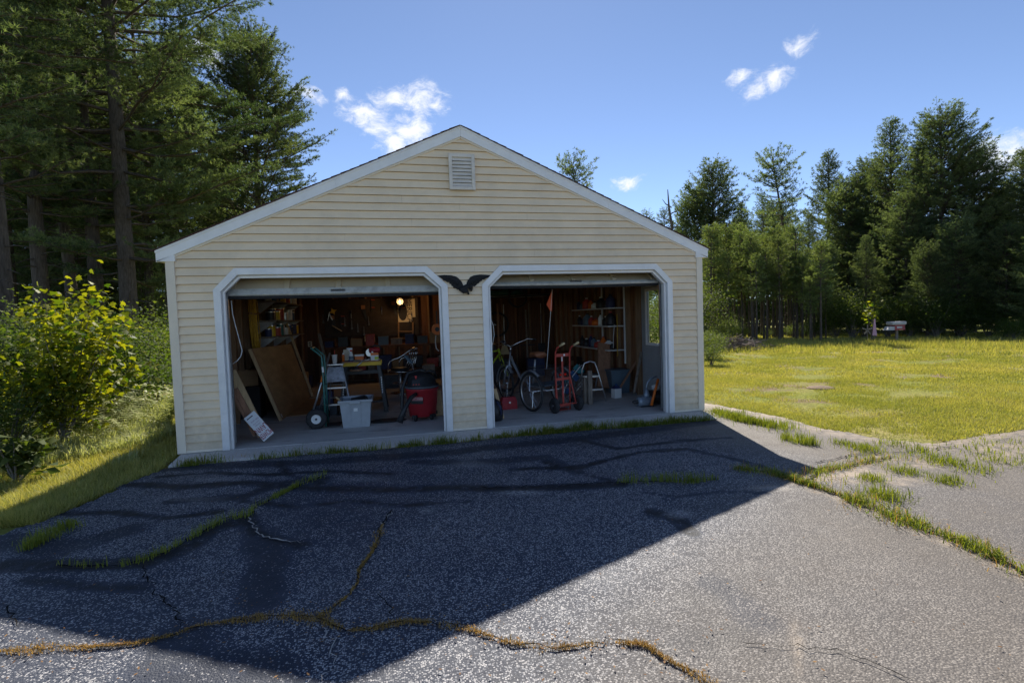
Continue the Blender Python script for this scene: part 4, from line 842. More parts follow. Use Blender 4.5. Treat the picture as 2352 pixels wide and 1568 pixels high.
def along(pts, n, wdt, clump=.35):
    P = np.array(GP(pts)); seg = np.hypot(*np.diff(P, axis=0).T); cs = np.concatenate([[0], np.cumsum(seg)]); t = rg.uniform(0, cs[-1], n*3)
    keep_ = (.6*vnoise(t, t*0, 4.5, 12)+.4*vnoise(t, t*0, 17., 13) > clump*rg.uniform(.6, 1.4, n*3)) | (rg.uniform(size=n*3) < .06); t = t[keep_][:n]; wdt = wdt*(.25+1.7*vnoise(t, t*0, 6., 14)**1.5)
    x = np.interp(t, cs, P[:, 0])+rg.normal(0, wdt, len(t)); y_ = np.interp(t, cs, P[:, 1])+rg.normal(0, wdt, len(t)); return np.stack([x, y_, np.full(len(t), -.045)], 1)
def grass(name, label_kind, P, l0, l1, m, wd=.004, tone=(.5, .25), bend=.6, two=True):
    n = len(P); ck = .45 + 1.1*fbm(P[:, 0], P[:, 1], 5.5, 71); V, F, T = blades(P, rg.uniform(l0, l1, n)*ck, np.clip(rg.normal(tone[0], tone[1], n), 0, 1), rg, wd, bend, two); o = npmesh(name, V, F, m, T); return kind(tag(o, label_kind, 'grass'), 'stuff')
grass('crack_grass', 'dry brown grass growing along the long front crack', along(C1, 5200, .014, .40), .005, .026, grass_d, .0018, (.5, .4), 1.1)
grass('crack_grass', 'dry grass in the winding crack that climbs towards the garage', along(C2[1:], 1100, .011, .4), .005, .026, grass_d, .0022, (.5, .3), .8)
grass('crack_grass', 'sparse grass in the crack at centre left', along(C3, 900, .018, .55), .03, .09, grass_g, .0022, (.75, .25), .7)
grass('crack_grass', 'tufts of grass in the asphalt near the left lawn', along([(165, 1205), (110, 1235), (60, 1265)], 700, .04, .3), .03, .10, grass_g, .0025, (.7, .25), .7)
grass('crack_grass', 'thick green grass strip running down the right crack', along(C7, 2600, .040, .42), .012, .085, grass_g, .0030, (.6, .4), 1.1)
grass('crack_grass', 'green grass branching towards the lawn', along(C8, 900, .075, .42), .012, .08, grass_g, .003, (.65, .4), 1.1)
grass('crack_grass', 'green grass tuft on the dark asphalt at centre right', along([(1420, 1110), (1500, 1105), (1590, 1110), (1650, 1102)], 420, .026, .42), .03, .13, grass_g, .0030, (.5, .25), .75)
grass('crack_grass', 'grass beside the right end of the apron', np.concatenate([along([(1650, 948), (1700, 966), (1800, 985)], 2600, .10, .2), along([(1800, 1006), (1870, 1024)], 500, .05, .2)]), .04, .13, grass_g, .003, (.6, .25), .6)
ptf = []
for (u, v, n_, w_) in [(2080, 1086, 260, .07), (2175, 1107, 260, .07), (2030, 1142, 420, .09), (2165, 1062, 350, .10), (2240, 1080, 220, .10), (1985, 1032, 350, .09), (2000, 1102, 200, .06), (2300, 1062, 160, .12), (2120, 1040, 200, .10), (1935, 1020, 150, .06), (2250, 1040, 200, .2), (2310, 1020, 250, .25), (2050, 1020, 160, .1)]:
    c = G(u, v); ptf.append(np.stack([c[0]+rg.normal(0, w_, n_), c[1]+rg.normal(0, w_, n_), np.full(n_, -.045)], 1))
grass('grass_tufts', 'scattered green tufts in the broken asphalt at right', np.concatenate(ptf), .02, .09, grass_g, .003, (.65, .25), .8)
def clumps(u0, u1, n, per, spread, z=-.046):
    out_ = []
    for i in range(n):
        u = rg.uniform(u0, u1); x = .05+7.07*np.clip((u-395)/(1640-395), 0, 1); x = G(u, 1066-(u-395)*.083)[0]; y_ = apf(np.clip(x, .05, 7.1)) - .02; m_ = int(per*rg.uniform(.4, 1.5)); out_.append(np.stack([x+rg.normal(0, spread, m_), y_-np.abs(rg.normal(0, .018, m_)), np.full(m_, z)], 1))
    return np.concatenate(out_)
grass('apron_grass', 'grass growing in the joint between the apron and the asphalt', np.concatenate([clumps(720, 1640, 95, 34, .05), clumps(440, 520, 9, 34, .05), clumps(600, 720, 7, 26, .05), clumps(1180, 1640, 60, 36, .05)]), .03, .15, grass_g, .003, (.55, .4), 1.1)
# lawn on the right: short mown blades, thinner with distance
def scatter(n, uv, rng_v, z=-.05): pass
lawn_poly = [tuple(p) for p in lawn_edge] + [(13.2, -3.1), (30, -3), (44, 8), (40, 18), (30, 27), (20, 30), (12, 33), (7.3, 26), (7.3, 1.2)]
def inlawn(n, dmin, dmax):
    out_ = []; tot = 0
    while tot < n:
        u = rg.uniform(1560, 2420, n*2); r = np.sqrt(rg.uniform(dmin**2, dmax**2, n*2)); d0 = (u/2352-.5)/FOC; dirs = ROT[:2, 0][None]*d0[:, None] + ROT[:2, 1][None]; dirs /= np.linalg.norm(dirs, axis=1)[:, None]
        p = CAM[:2] + dirs*r[:, None]; ok = inpoly(p[:, 0], p[:, 1], lawn_poly) & ~((p[:, 0] < 7.3) & (p[:, 1] < 7.3)); ok &= fbm(p[:, 0], p[:, 1], 1.1, 40) > rg.uniform(.30, .56, len(p)); p = p[ok]; out_.append(p); tot += len(p)
    p = np.concatenate(out_)[:n]; return np.stack([p[:, 0], p[:, 1], hground(p[:, 0], p[:, 1])-.005], 1)
tl = lambda p: (np.clip(-.25+1.0*fbm(p[:, 0], p[:, 1], .28, 17)+.6*fbm(p[:, 0], p[:, 1], 1.3, 18), 0, 1))
parts_ = []
for n_, d0_, d1_, l0, l1, wd_ in ((90000, 7.5, 13, .025, .06, .0045), (80000, 13, 20, .03, .07, .008), (60000, 20, 34, .04, .12, .013)):
    p = inlawn(n_, d0_, d1_); parts_.append(blades(p, rg.uniform(l0, l1, n_), np.clip(tl(p)+rg.normal(0, .2, n_), 0, 1), rg, wd_, .7, False))
k = 0; VV, FF, TT = [], [], []
for V, F, T in parts_: VV.append(V); FF.append(F+k); TT.append(T); k += len(V)
kind(tag(npmesh('lawn_grass', np.concatenate(VV), np.concatenate(FF), grass_l, np.concatenate(TT)), 'mown sunlit lawn to the right of the garage', 'grass'), 'stuff')
# taller yellow weeds at the far side of the lawn
n_ = 26000; u = rg.uniform(1630, 2420, n_); d_ = rg.uniform(19.5, 29, n_)*(1+.0*u); pp = np.array([far(a, b) for a, b in zip(u, d_)]); ok = fbm(pp[:, 0], pp[:, 1], .5, 44) > .36 + .25*np.clip((24-d_)/4.5, 0, 1) + .3*np.clip((u-2150)/150, 0, 1)*rg.uniform(size=n_); pp = pp[ok]
grass('weeds', 'tall yellowing weeds along the far edge of the lawn', np.stack([pp[:, 0], pp[:, 1], hground(pp[:, 0], pp[:, 1])], 1), .05, .26, grass_l, .010, (.5, .35), .6, False)
# left-hand verge
lv = []
for _ in range(6):
    u = rg.uniform(-120, 420, 30000); v = rg.uniform(930, 1230, 30000); ok = rg.uniform(size=30000) < ((v-880)/340)**1.2; u, v = u[ok], v[ok]
    dirs = np.stack([(u/2352-.5)/FOC, np.ones_like(u), (784-v)/2352/FOC], 1) @ ROT.T; t = (-.15-CAM[2])/dirs[:, 2]; p = (CAM+dirs*t[:, None])[:, :2]
    lv.append(p[~inpoly(p[:, 0], p[:, 1], DRIVE) & (p[:, 0] < -.02)])
lv = np.concatenate(lv); edge_d = polydist(lv[:, 0], lv[:, 1], left_edge)
o = grass('verge_grass', 'rough sunlit grass on the bank left of the driveway', np.stack([lv[:, 0], lv[:, 1], hground(lv[:, 0], lv[:, 1])-.01], 1), .03, .14, grass_l, .0038, (.62, .38), 1.0, False)
n_ = 34000; u = rg.uniform(-60, 395, n_); v = rg.uniform(915, 1090, n_); pp = np.array([G(a, b, -.2)[:2] for a, b in zip(u, v)]); pp = pp[(fbm(pp[:, 0], pp[:, 1], 1.2, 61) > .44) & (pp[:, 0] < -.5)]
grass('weeds', 'taller pale weeds on the left bank below the maple', np.stack([pp[:, 0], pp[:, 1], hground(pp[:, 0], pp[:, 1])], 1), .06, .26, fern_m, .005, (.6, .4), 1.0)


# fallen leaves and twigs on the asphalt
n_ = 260; u = rg.uniform(0, 2352, n_); v = rg.uniform(1000, 1568, n_); pp = np.array([G(a, b)[:2] for a, b in zip(u, v)]); extra = np.concatenate([along(C1, 300, .10, .1)[:, :2], along(C7, 160, .12, .1)[:, :2], np.array([(x, apf(x)-abs(rg.normal(.03, .05))) for x in rg.uniform(.2, 7, 420)])]); pp = np.concatenate([pp[inpoly(pp[:, 0], pp[:, 1], DRIVE)], extra]); m_ = len(pp)
a = rg.uniform(0, 6.28, m_); ax = np.stack([np.cos(a), np.sin(a), rg.uniform(-.1, .25, m_)], 1); sd = np.stack([-np.sin(a), np.cos(a), rg.uniform(-.2, .2, m_)], 1); s_ = rg.uniform(.004, .012, (m_, 1)); c = np.stack([pp[:, 0], pp[:, 1], np.full(m_, -.034)], 1)
V = np.stack([c-ax*s_, c+sd*s_*.45, c+ax*s_, c-sd*s_*.45], 1).reshape(-1, 3); i = np.arange(m_)*4; F = np.stack([i, i+1, i+2, i+3], 1)
litter = leafmat('leaf_litter', (.16, .075, .03), (.36, .22, .10), .2, .7, (1, 1, 1), 0.)
kind(tag(npmesh('leaf_litter', V, F, litter, np.repeat(rg.uniform(size=m_), 4)), 'fallen brown leaves scattered over the asphalt', 'leaves'), 'stuff')

grass('dead_stems', 'straw-coloured dead stems among the weeds of the right crack', np.concatenate([along(C7, 500, .06, .3), along(C8, 250, .09, .3), along([(395, 1064), (900, 1030), (1640, 962)], 500, .04, .2)]), .02, .10, grass_d, .0018, (.8, .3), 1.5)
# ================================================================ what stands in the garage
black = mat('black_plastic', (.022, .023, .026), .45, var=.25, scale=12); rubber = mat('tyre_rubber', (.028, .028, .030), .8, var=.3, scale=20)
alu = mat('aluminium', (.62, .62, .62), .35, metal=.9, var=.12, scale=14, dirt=.25); chrome = mat('chrome', (.70, .70, .71), .18, metal=1., var=.05)
lum = mat('new_lumber', (.52, .36, .19), .7, var=.22, scale=3, stretch=(10, 10, .8)); lum2 = mat('red_lumber', (.30, .155, .09), .75, var=.3, scale=3, stretch=(10, 10, .8)); oldw = mat('weathered_wood', (.23, .19, .155), .95, var=.45, scale=6, stretch=(8, 8, .7), bump=.6, bscale=30)
plywd = mat('plywood_face', (.36, .215, .10), .6, var=.28, scale=2.2, stretch=(1, 1, 3.), bump=.05); card = mat('cardboard', (.33, .20, .10), .85, var=.12); paper = mat('paper', (.62, .56, .44), .8, var=.1)
greenp = mat('green_paint', (.035, .14, .12), .35, var=.2); redp = mat('red_paint', (.42, .055, .04), .5, var=.25, scale=18, dirt=.3); redv = mat('red_plastic', (.36, .022, .030), .42, var=.1); yel = mat('yellow_steel', (.72, .46, .02), .4, var=.12, dirt=.2)
orange = mat('orange_paint', (.72, .16, .02), .45, var=.1); greyt = mat('grey_tote', (.36, .385, .41), .5, var=.1, scale=5, dirt=.3); bluet = mat('blue_tote', (.11, .16, .20), .5, var=.12); bluef = mat('blue_fabric', (.04, .10, .24), .8, var=.2); wht = mat('white_plastic', (.74, .74, .72), .45, var=.06, dirt=.12)
yrope = mat('yellow_cord', (.58, .33, .03), .55, var=.25, scale=20); lime = mat('lime_paint', (.42, .52, .03), .35, var=.1); silver = mat('silver_paint', (.50, .54, .60), .3, metal=.6, var=.1); leather = mat('brown_vinyl', (.30, .115, .055), .5, var=.25); navy = mat('navy', (.03, .04, .11), .6, var=.2); red2 = mat('red_bright', (.65, .05, .03), .4, var=.1); teal = mat('teal', (.02, .18, .20), .5, var=.2); tan_ = mat('tan_grip', (.55, .44, .24), .6, var=.2); dark = mat('dark_metal', (.05, .05, .055), .5, metal=.5, var=.3); redrefl = mat('red_reflector', (.8, .03, .02), .2, var=.05); clearp = mat('clear_plastic', (.62, .60, .58), .2, var=.1, spec=.7)
def T3(p): return tuple(float(a) for a in p)
def YY(*a): return [Vector(T3(Y(u, v, y))) for (u, v, y) in a]
def one(mb, name, m, label, cat, group=None, smooth=False, bevel=0): return tag(mb.build(name, m, None, smooth=smooth, bevel=bevel), label, cat, group)
# --- left bay ----------------------------------------------------
def leaner(a, b, w_, d_, m, label, name='board', cat='board', up=(0, -1, .3)):
    A = Vector(T3(Y(*a))); B = Vector(T3(Y(*b))); B.z = max(B.z, .012); return one(MB().bar(A, B, w_, d_, up), name, m, label, cat)
leaner((531, 852, .56), (604, 1000, .52), .115, .04, lum, 'pale new board leaning behind the white sign')
leaner((538, 893, .48), (592, 992, .46), .085, .035, lum2, 'reddish board leaning behind the white sign')
leaner((537, 908, .42), (585, 1000, .42), .035, .035, lum2, 'thin dark batten leaning inside the left jamb', 'batten', 'batten')
BL = Vector(T3(Y(606, 1014, .22))); BR = Vector(T3(Y(628.5, 994.5, .34))); TL = Vector(T3(Y(559.5, 962, .30))); TR = TL+BR-BL
sgn = thing('cardboard_sign', 'white sign with upside-down red lettering leaning on boards at the left jamb', 'sign', T3(BL)); nrm_ = (TL-TR).cross(BL-TL).normalized()
MB().hexa([BL, BR, TR, TL, BL+nrm_*.012, BR+nrm_*.012, TR+nrm_*.012, TL+nrm_*.012]).build('board', wht, sgn, world=True)
def signtext(s_, f, size, m, dx=0., tall=1.): c = (TL+TR)/2*(1-f) + (BL+BR)/2*f + (TL-TR)*dx + nrm_*.0135; text('lettering', s_, size, plane_M(c, TL-TR, BL-TL) @ Matrix.Diagonal((1, tall, 1, 1)), m, sgn)
inkr = mat('red_ink', (.36, .02, .03), .7, var=.2); inkb = mat('black_ink', (.03, .03, .035), .7); inkp = mat('faded_ink', (.45, .30, .34), .8)
ws = (TL-TR).length; signtext('LAWN', .60, ws*.36, inkr, 0, 1.9); signtext('MOWER', .84, ws*.29, inkr, 0, 2.2); signtext('FOR SALE', .26, ws*.17, inkp, -.05); signtext('CALL FOR', .36, ws*.13, inkp); signtext('DETAILS', .44, ws*.13, inkp)
a = TL*.9+TR*.1+(BL-TL)*.10; b = TL*.35+TR*.65+(BL-TL)*.10; MB().bar(a+nrm_*.014, b+nrm_*.014, .012, .001, nrm_).build('underline', inkb, sgn, world=True)
# cardboard box on a dark crate
c0 = Vector(T3(Y(570, 868, 2.3))); bx_ = thing('cardboard_box', 'closed cardboard box on a dark crate behind the leaning boards', 'box', (c0.x, c0.y, c0.z-.13)); Rm = Matrix.Rotation(.25, 3, 'Z')
MB().cbox((0, 0, .14), (.30, .28, .26), M=Rm).build('carton', card, bx_); MB().cbox((0, -.0, .272), (.05, .285, .004), M=Rm).build('tape', tan_, bx_)
cr = thing('storage_crate', 'dark crate under the cardboard box', 'crate', (c0.x, c0.y, 0)); hz = c0.z-.132
for sx in (-1, 1): MB().box(sx*.20-.012, sx*.20+.012, -.18, .18, 0, hz-.01).build('side_panel', black, cr)
MB().box(-.188, .188, -.18, -.16, .02, hz-.012).build('front_panel', black, cr); MB().box(-.22, .22, -.20, .20, hz-.0095, hz-.0005).build('lid', black, cr)
# hanging yellow extension cords
rg = np.random.default_rng(8); yc = thing('extension_cords', 'bundle of yellow extension cords hanging on the left wall', 'cords', (.33, 2.55, 1.0))
for i in range(13):
    x0 = .26+.012*(i % 5)+rg.normal(0, .006); y0 = 2.42+.035*i*.6; zb = 1.02+rg.uniform(-.08, .16); zt = 2.30; w_ = rg.uniform(.02, .06)
    MB().tube([(x0, y0, zt), (x0+rg.normal(0, .01), y0-w_*.4, 1.8), (x0+.01, y0-w_, zb+.25), (x0+.02, y0, zb), (x0+.02, y0+w_, zb+.25), (x0+.012, y0+w_*.4, 1.8), (x0, y0+.01, zt)], .0075, 6).build('cord', yrope, yc, world=True, smooth=True)
MB().tube([(.24, 2.40, 1.75), (.33, 2.50, 1.73), (.33, 2.75, 1.75), (.24, 2.80, 1.77)], .014, 6).build('tie', lum2, yc, world=True)
# shelves on the left wall and their load
lsh = thing('wall_shelves', 'grey shelves of paint cans and tools along the left wall', 'shelves', (.35, 4.3, 1.2))
LZ = [1.30, 1.60, 1.95]
for z_ in LZ:
    MB().box(.192, .56, 3.0, 5.7, z_, z_+.025).build('shelf', oldw, lsh, world=True)
    for yb2 in (3.15, 4.3, 5.5): MB().add([(.192, yb2, z_-.002), (.50, yb2, z_-.002), (.192, yb2, z_-.22), (.192, yb2+.02, z_-.002), (.50, yb2+.02, z_-.002), (.192, yb2+.02, z_-.22)], [(0, 1, 2), (5, 4, 3), (0, 3, 4, 1), (1, 4, 5, 2), (2, 5, 3, 0)]).build('bracket', alu, lsh, world=True)
cols = [(navy, 'dark blue'), (wht, 'white'), (redp, 'red'), (black, 'black'), (silver, 'silver'), (yel, 'yellow'), (bluef, 'blue'), (greenp, 'green')]
def can(x, y, z, r, h_, m, label, group):
    t = thing('paint_can', label, 'can', (x, y, z), group=group); MB().lathe([(r, 0), (r, h_), (r*.97, h_+.004)], 14).build('body', m, t, smooth=False); MB().lathe([(r*1.04, h_-.008), (r*1.04, h_+.006), (r*.9, h_+.007)], 14).build('lid', alu, t)
k = 0
for zi, z_ in enumerate(LZ):
    yv = 3.1; kk = -1
    while yv < 5.5:
        kk += 1
        m, cn = cols[(k*5+zi) % 8]; pl = ('lowest', 'middle', 'top')[zi]; r = .06+.03*((k*.37) % 1); hh = .14+.10*((k*.61) % 1)
        can(.36+.05*((k*.29) % 1), yv+r, z_+.0255, r, hh, m, f'{cn} can on the {pl} left-wall shelf, ' + ('nearest the opening', 'second from the opening', 'third from the opening', 'fourth from the opening', 'fifth from the opening', 'sixth from the opening', 'seventh from the opening', 'eighth from the opening', 'ninth from the opening', 'tenth from the opening', 'eleventh from the opening', 'twelfth from the opening', 'last along the shelf')[min(12, kk)], 'cans on the left-wall shelves'); yv += 2*r+.05+.16*((k*.77) % 1); k += 1
# plywood panel with its edge rails, leaning on the left wall
q = [Vector(T3(G(651, 962, .01))), Vector(T3(G(714, 911, .01))), Vector(T3(Y(668, 790, 4.35))), Vector(T3(Y(580, 800, 1.85)))]
pp_ = thing('plywood_board', 'large stained plywood panel leaning in the left bay', 'panel', T3(q[0])); nn = (q[1]-q[0]).cross(q[3]-q[0]).normalized(); nn = -nn if nn.x < 0 else nn
MB().hexa([q[0]-nn*.03, q[1]-nn*.03, q[2]-nn*.03, q[3]-nn*.03, q[0], q[1], q[2], q[3]]).build('sheet', plywd, pp_, world=True)
e = (q[1]-q[0]).normalized()
for j, off in enumerate((-.03, -.085)): MB().bar(q[0]+e*off-nn*.02, q[3]+e*off-nn*.02, .04, .045, nn).build('edge_rail', lum if j else lum2, pp_, world=True)
cc = q[0]+e*-.05+nn*.012+(q[3]-q[0])*.03; MB().bar(cc, cc+(q[3]-q[0])*.05, .02, .004, nn).build('corner_tag', wht, pp_, world=True)
leaner((656, 735, 4.7), (719, 912, 4.3), .09, .04, lum, 'long pale two-by-four leaning beside the plywood panel', up=(1, 0, .2))
leaner((733, 766, 5.2), (761, 884, 4.9), .06, .03, oldw, 'narrow grey board leaning on the back wall', up=(0, -1, 0))
one(MB().cbox(T3(G(735, 930, .006)), (1.1, 1.9, .010), rz=.1), 'plywood_sheet', plywd, 'brown plywood sheet lying on the floor behind the hand truck', 'sheet')
def cordthing(pts, m, r, label): return one(MB().tube([T3(Y(*p)) for p in pts], r, 6), 'pull_cord', m, label, 'cord', smooth=True)
cordthing([(531, 690, .24), (534, 720, .24), (540, 745, .24), (549, 778, .24), (556, 805, .24), (553, 818, .24), (545, 828, .24), (534, 836, .24)], wht, .006, 'white pull cord hanging inside the left opening')
# green hand truck
wc = Vector(T3(Y(727, 963, .87))); R_ = wc.z = .148
gt_ = thing('hand_truck', 'green hand truck with fat black tyres in the left bay', 'hand truck', (wc.x, 1.05, 0))
def wheel(par, c, axis, R, wdt, tyre, rim, rimr, name='wheel', hub=alu):
    M = axis_M(c, axis); t = MB(); n = 20; prof = [(R-wdt*.5*(1-math.cos(a)), wdt*.5*math.sin(a)) for a in np.linspace(-1.5, 1.5, 7)]; prof = [(R*rimr, -wdt*.42)] + prof + [(R*rimr, wdt*.42)]
    w_ = t.lathe(prof, 24, M, cap=False).build(name, tyre, par, smooth=True)
    MB().lathe([(R*rimr*.2, -wdt*.30), (R*rimr*.75, -wdt*.25), (R*rimr*1.02, -wdt*.40), (R*rimr*1.02, wdt*.40), (R*rimr*.75, wdt*.25), (R*rimr*.2, wdt*.30)], 20, M).build('rim', rim, w_, smooth=False)
    MB().lathe([(R*.10, -wdt*.5), (R*.10, wdt*.5)], 10, M).build('hub', hub, w_); return w_
for yy in (-.18, .18): wheel(gt_, (0, yy, R_), (0, 1, 0), R_, .085, rubber, wht, .46, hub=dark)
MB().tube([(0, -.18, R_), (0, .18, R_)], .012, 8).build('axle', dark, gt_)
dxx = [Vector(T3(Y(u, v, .9)))-Vector((wc.x, 0, 0)) for u, v in ((748.8, 984), (743.7, 898), (740, 838), (738, 818), (714.5, 800))]
for yy in (-.13, .13):
    MB().tube([(p.x, yy, max(p.z, .02)) for p in dxx], .014, 8).build('upright', greenp, gt_, smooth=True); MB().tube([(0, yy, R_), (dxx[1].x, yy, dxx[1].z)], .009, 6).build('brace', dark, gt_)
for z_ in (.30, .62): MB().tube([(np.interp(z_, [dxx[0].z, dxx[1].z], [dxx[0].x, dxx[1].x]), -.13, z_), (np.interp(z_, [dxx[0].z, dxx[1].z], [dxx[0].x, dxx[1].x]), .13, z_)], .010, 6).build('crossbar', greenp, gt_)
MB().tube([(dxx[4].x, -.13, dxx[4].z), (dxx[4].x, .13, dxx[4].z)], .014, 8).build('handle', greenp, gt_); MB().box(dxx[0].x-.005, dxx[0].x+.20, -.16, .16, .012, .02).build('nose_plate', dark, gt_)
MB().tube([(dxx[2].x+.001, -.13, dxx[2].z-.03), (dxx[2].x+.004, -.13, dxx[2].z-.11)], .0155, 8).build('sticker', wht, gt_)
pl = thing('pole', 'silver pole with an orange grip crossing behind the green hand truck', 'pole', T3(G(719, 950, 0))); pa, pm1, pm2, pb = YY((758, 810, 1.45), (745, 848, 1.35), (737, 878, 1.28), (718, 948, 1.15)); pb.z = max(pb.z, .02)
MB().tube([pa, pb], .014, 8).build('shaft', alu, pl, world=True, smooth=True); MB().tube([pm1, pm2], .018, 8).build('grip', orange, pl, world=True, smooth=True)
# stepladder and cup
zt = Y(771, 835, 1.5)[2]; lc = Y(771, 835, 1.5); sl_ = thing('stepladder', 'worn aluminium stepladder behind the grey tote', 'stepladder', (lc[0], 1.5, 0))
for s in (-1, 1):
    MB().bar((s*.085, -.02, zt-.02), (s*.25, -.30, .0), .022, .05).build('front_rail', alu, sl_); MB().bar((s*.07, .05, zt-.03), (s*.20, .42, .0), .02, .03).build('rear_rail', alu, sl_)
MB().box(-.12, .12, -.09, .10, zt-.02, zt).build('top_cap', alu, sl_, bevel=.004)
for f in (.30, .58): MB().box(-.085-.165*(1-f)+.004, .085+.165*(1-f)-.004, -.02-.28*(1-f)-.035, -.02-.28*(1-f)+.045, zt*f, zt*f+.02).build('step', alu, sl_)
MB().hexa([(-.15, -.185, zt*.70), (.15, -.185, zt*.70), (.15, -.18, zt*.70), (-.15, -.18, zt*.70), (-.105, -.105, zt-.045), (.105, -.105, zt-.045), (.105, -.10, zt-.045), (-.105, -.10, zt-.045)]).build('splash_plate', mat('worn_steel', (.30, .30, .31), .45, metal=.7, var=.4, scale=16, dirt=.5), sl_)
for f in (.35, .6): MB().bar((-.07-.13*(1-f), .05+.37*(1-f), zt*f), (.07+.13*(1-f), .05+.37*(1-f), zt*f), .02, .02).build('rear_brace', oldw, sl_)
cu = thing('drinking_cup', 'clear plastic cup with a red straw on top of the stepladder', 'cup', (lc[0]-.012, 1.50, zt+.001)); MB().lathe([(.030, 0), (.032, .002), (.043, .135), (.046, .138), (.046, .143)], 18).build('tumbler', clearp, cu, smooth=True); MB().tube([(.0, 0, .1), (.004, 0, .215)], .004, 6).build('straw', red2, cu); MB().lathe([(.0305, .004), (.034, .045)], 16).build('ice', wht, cu)
# grey tote
t0 = Y(786, 983, .77); t1 = Y(852, 979.5, .77); txc = (t0[0]+t1[0])/2; gtb = thing('storage_tote', 'open grey plastic tote in front of the workbench', 'tote', (txc, .77, 0)); bw2, tw2, bd, td, hh = .185, .22, .40, .46, .40
def frus(i): return [(-bw2+i, i, .0+i), (bw2-i, i, 0+i), (bw2-i, bd-i, i), (-bw2+i, bd-i, i), (-tw2+i, -.03+i, hh), (tw2-i, -.03+i, hh), (tw2-i, td-.03-i, hh), (-tw2+i, td-.03-i, hh)]
A8 = frus(0); B8 = frus(.006); mb = MB(); mb.add(A8+B8, [(3, 2, 1, 0), (0, 1, 5, 4), (1, 2, 6, 5), (2, 3, 7, 6), (3, 0, 4, 7), (8, 9, 10, 11), (12, 13, 9, 8), (13, 14, 10, 9), (14, 15, 11, 10), (15, 12, 8, 11)]); mb.build('tub', greyt, gtb)
rr = MB(); rr.box(-tw2-.022, tw2+.022, -.055, -.031, hh-.03, hh+.006).box(-tw2-.022, tw2+.022, td-.029, td-.005, hh-.03, hh+.006).box(-tw2-.022, -tw2-.001, -.031, td-.029, hh-.03, hh+.006).box(tw2+.001, tw2+.022, -.031, td-.029, hh-.03, hh+.006); rr.build('rim', greyt, gtb, bevel=.006)
for xx in (-.07, .07): MB().hexa([(xx-.006, -.004, .02), (xx+.006, -.004, .02), (xx+.006, 0, .02), (xx-.006, 0, .02), (xx-.006, -.036, hh-.03), (xx+.006, -.036, hh-.03), (xx+.006, -.029, hh-.03), (xx-.006, -.029, hh-.03)]).build('rib', greyt, gtb)
MB().box(-.075, .075, -.072, -.0555, hh-.045, hh-.005).build('handle', greyt, gtb, bevel=.005); MB().box(-.028, .028, -.030, -.024, .24, .285).build('tag', wht, gtb)
hc = thing('hose_coil', 'coiled black hose inside the grey tote', 'hose', (txc+.04, .98, .30)); 
for i in range(4): MB().tube([(.13*math.cos(a)*(1-.06*i), .15*math.sin(a), .03*i+.012*math.sin(2*a)) for a in np.linspace(0, 6.0, 18)], .017, 6).build('loop', black, hc, smooth=True)
A, B = YY((772, 912, .78), (793, 925, .88)); one(MB().bar(A, B+Vector((0, .05, -.06)), .025, .018), 'wood_stick', lum, 'short wooden stick poking out of the grey tote', 'stick')
bc = thing('blue_container', 'dark blue container between the hand truck and the tote', 'container', T3(G(757, 950, 0))); MB().box(-.075, .075, -.1, .12, .16, .40).build('jug', navy, bc, bevel=.02); MB().box(-.10, .14, -.14, .16, .0, .155).build('base_bin', mat('slate', (.08, .10, .12), .5), bc, bevel=.01)
# folding workbench
wz = Y(830, 836, 1.95)[2]; wl_x = Y(786, 838, 1.95)[0]; wr_x = Y(876, 834, 1.95)[0]; wb_ = thing('folding_workbench', 'black folding workbench with yellow jaws', 'workbench', ((wl_x+wr_x)/2, 1.95, 0)); hw = (wr_x-wl_x)/2
MB().box(-hw, hw, .0, .035, wz-.03, wz+.03).build('jaw_beam', yel, wb_, bevel=.004); MB().box(-hw, hw, .36, .395, wz-.03, wz+.03).build('jaw_beam', yel, wb_, bevel=.004)
for j, yv in enumerate((.0, .205)): MB().box(-hw-.01, hw-.02, yv-.004, yv+.19, wz+.031, wz+.053).build('jaw_board', lum2, wb_)
for s in (-1, 1):
    for s2, y0, y1 in ((1, .03, -.05), (2, .36, .44)): MB().hexa([(s*(hw+.05)-.035, y1-.02, 0), (s*(hw+.05)+.035, y1-.02, 0), (s*(hw+.05)+.035, y1+.03, 0), (s*(hw+.05)-.035, y1+.03, 0), (s*(hw-.05)-.03, y0-.015, wz-.031), (s*(hw-.05)+.03, y0-.015, wz-.031), (s*(hw-.05)+.03, y0+.03, wz-.031), (s*(hw-.05)-.03, y0+.03, wz-.031)]).build('leg', black, wb_, bevel=.004)
    for j in range(7): MB().box(s*(hw+.0)-.008+.006*s*j*.6*-.6, s*(hw+.0)+.008+.006*s*j*.6*-.6, -.075+.012*j-.01, -.068+.012*j, .33+.04*j, .36+.04*j).build('scale_mark', wht, wb_)
MB().box(-hw+.03, hw-.03, .02, .05, wz-.17, wz-.11).build('cross_beam', black, wb_); MB().box(-hw-.0, hw+.0, -.03, .40, .17, .20).build('step_shelf', black, wb_)
bz = wz+.054; bxm = (wl_x+wr_x)/2
def onb(u, y): return Y(u, 830, y)[0]
def item(name, label, cat, x, y, z, builds, rz=0):
    t = thing(name, label, cat, (x, y, z), rz)
    for (pn, mb, m, sm) in builds: mb.build(pn, m, t, smooth=sm)
    return t
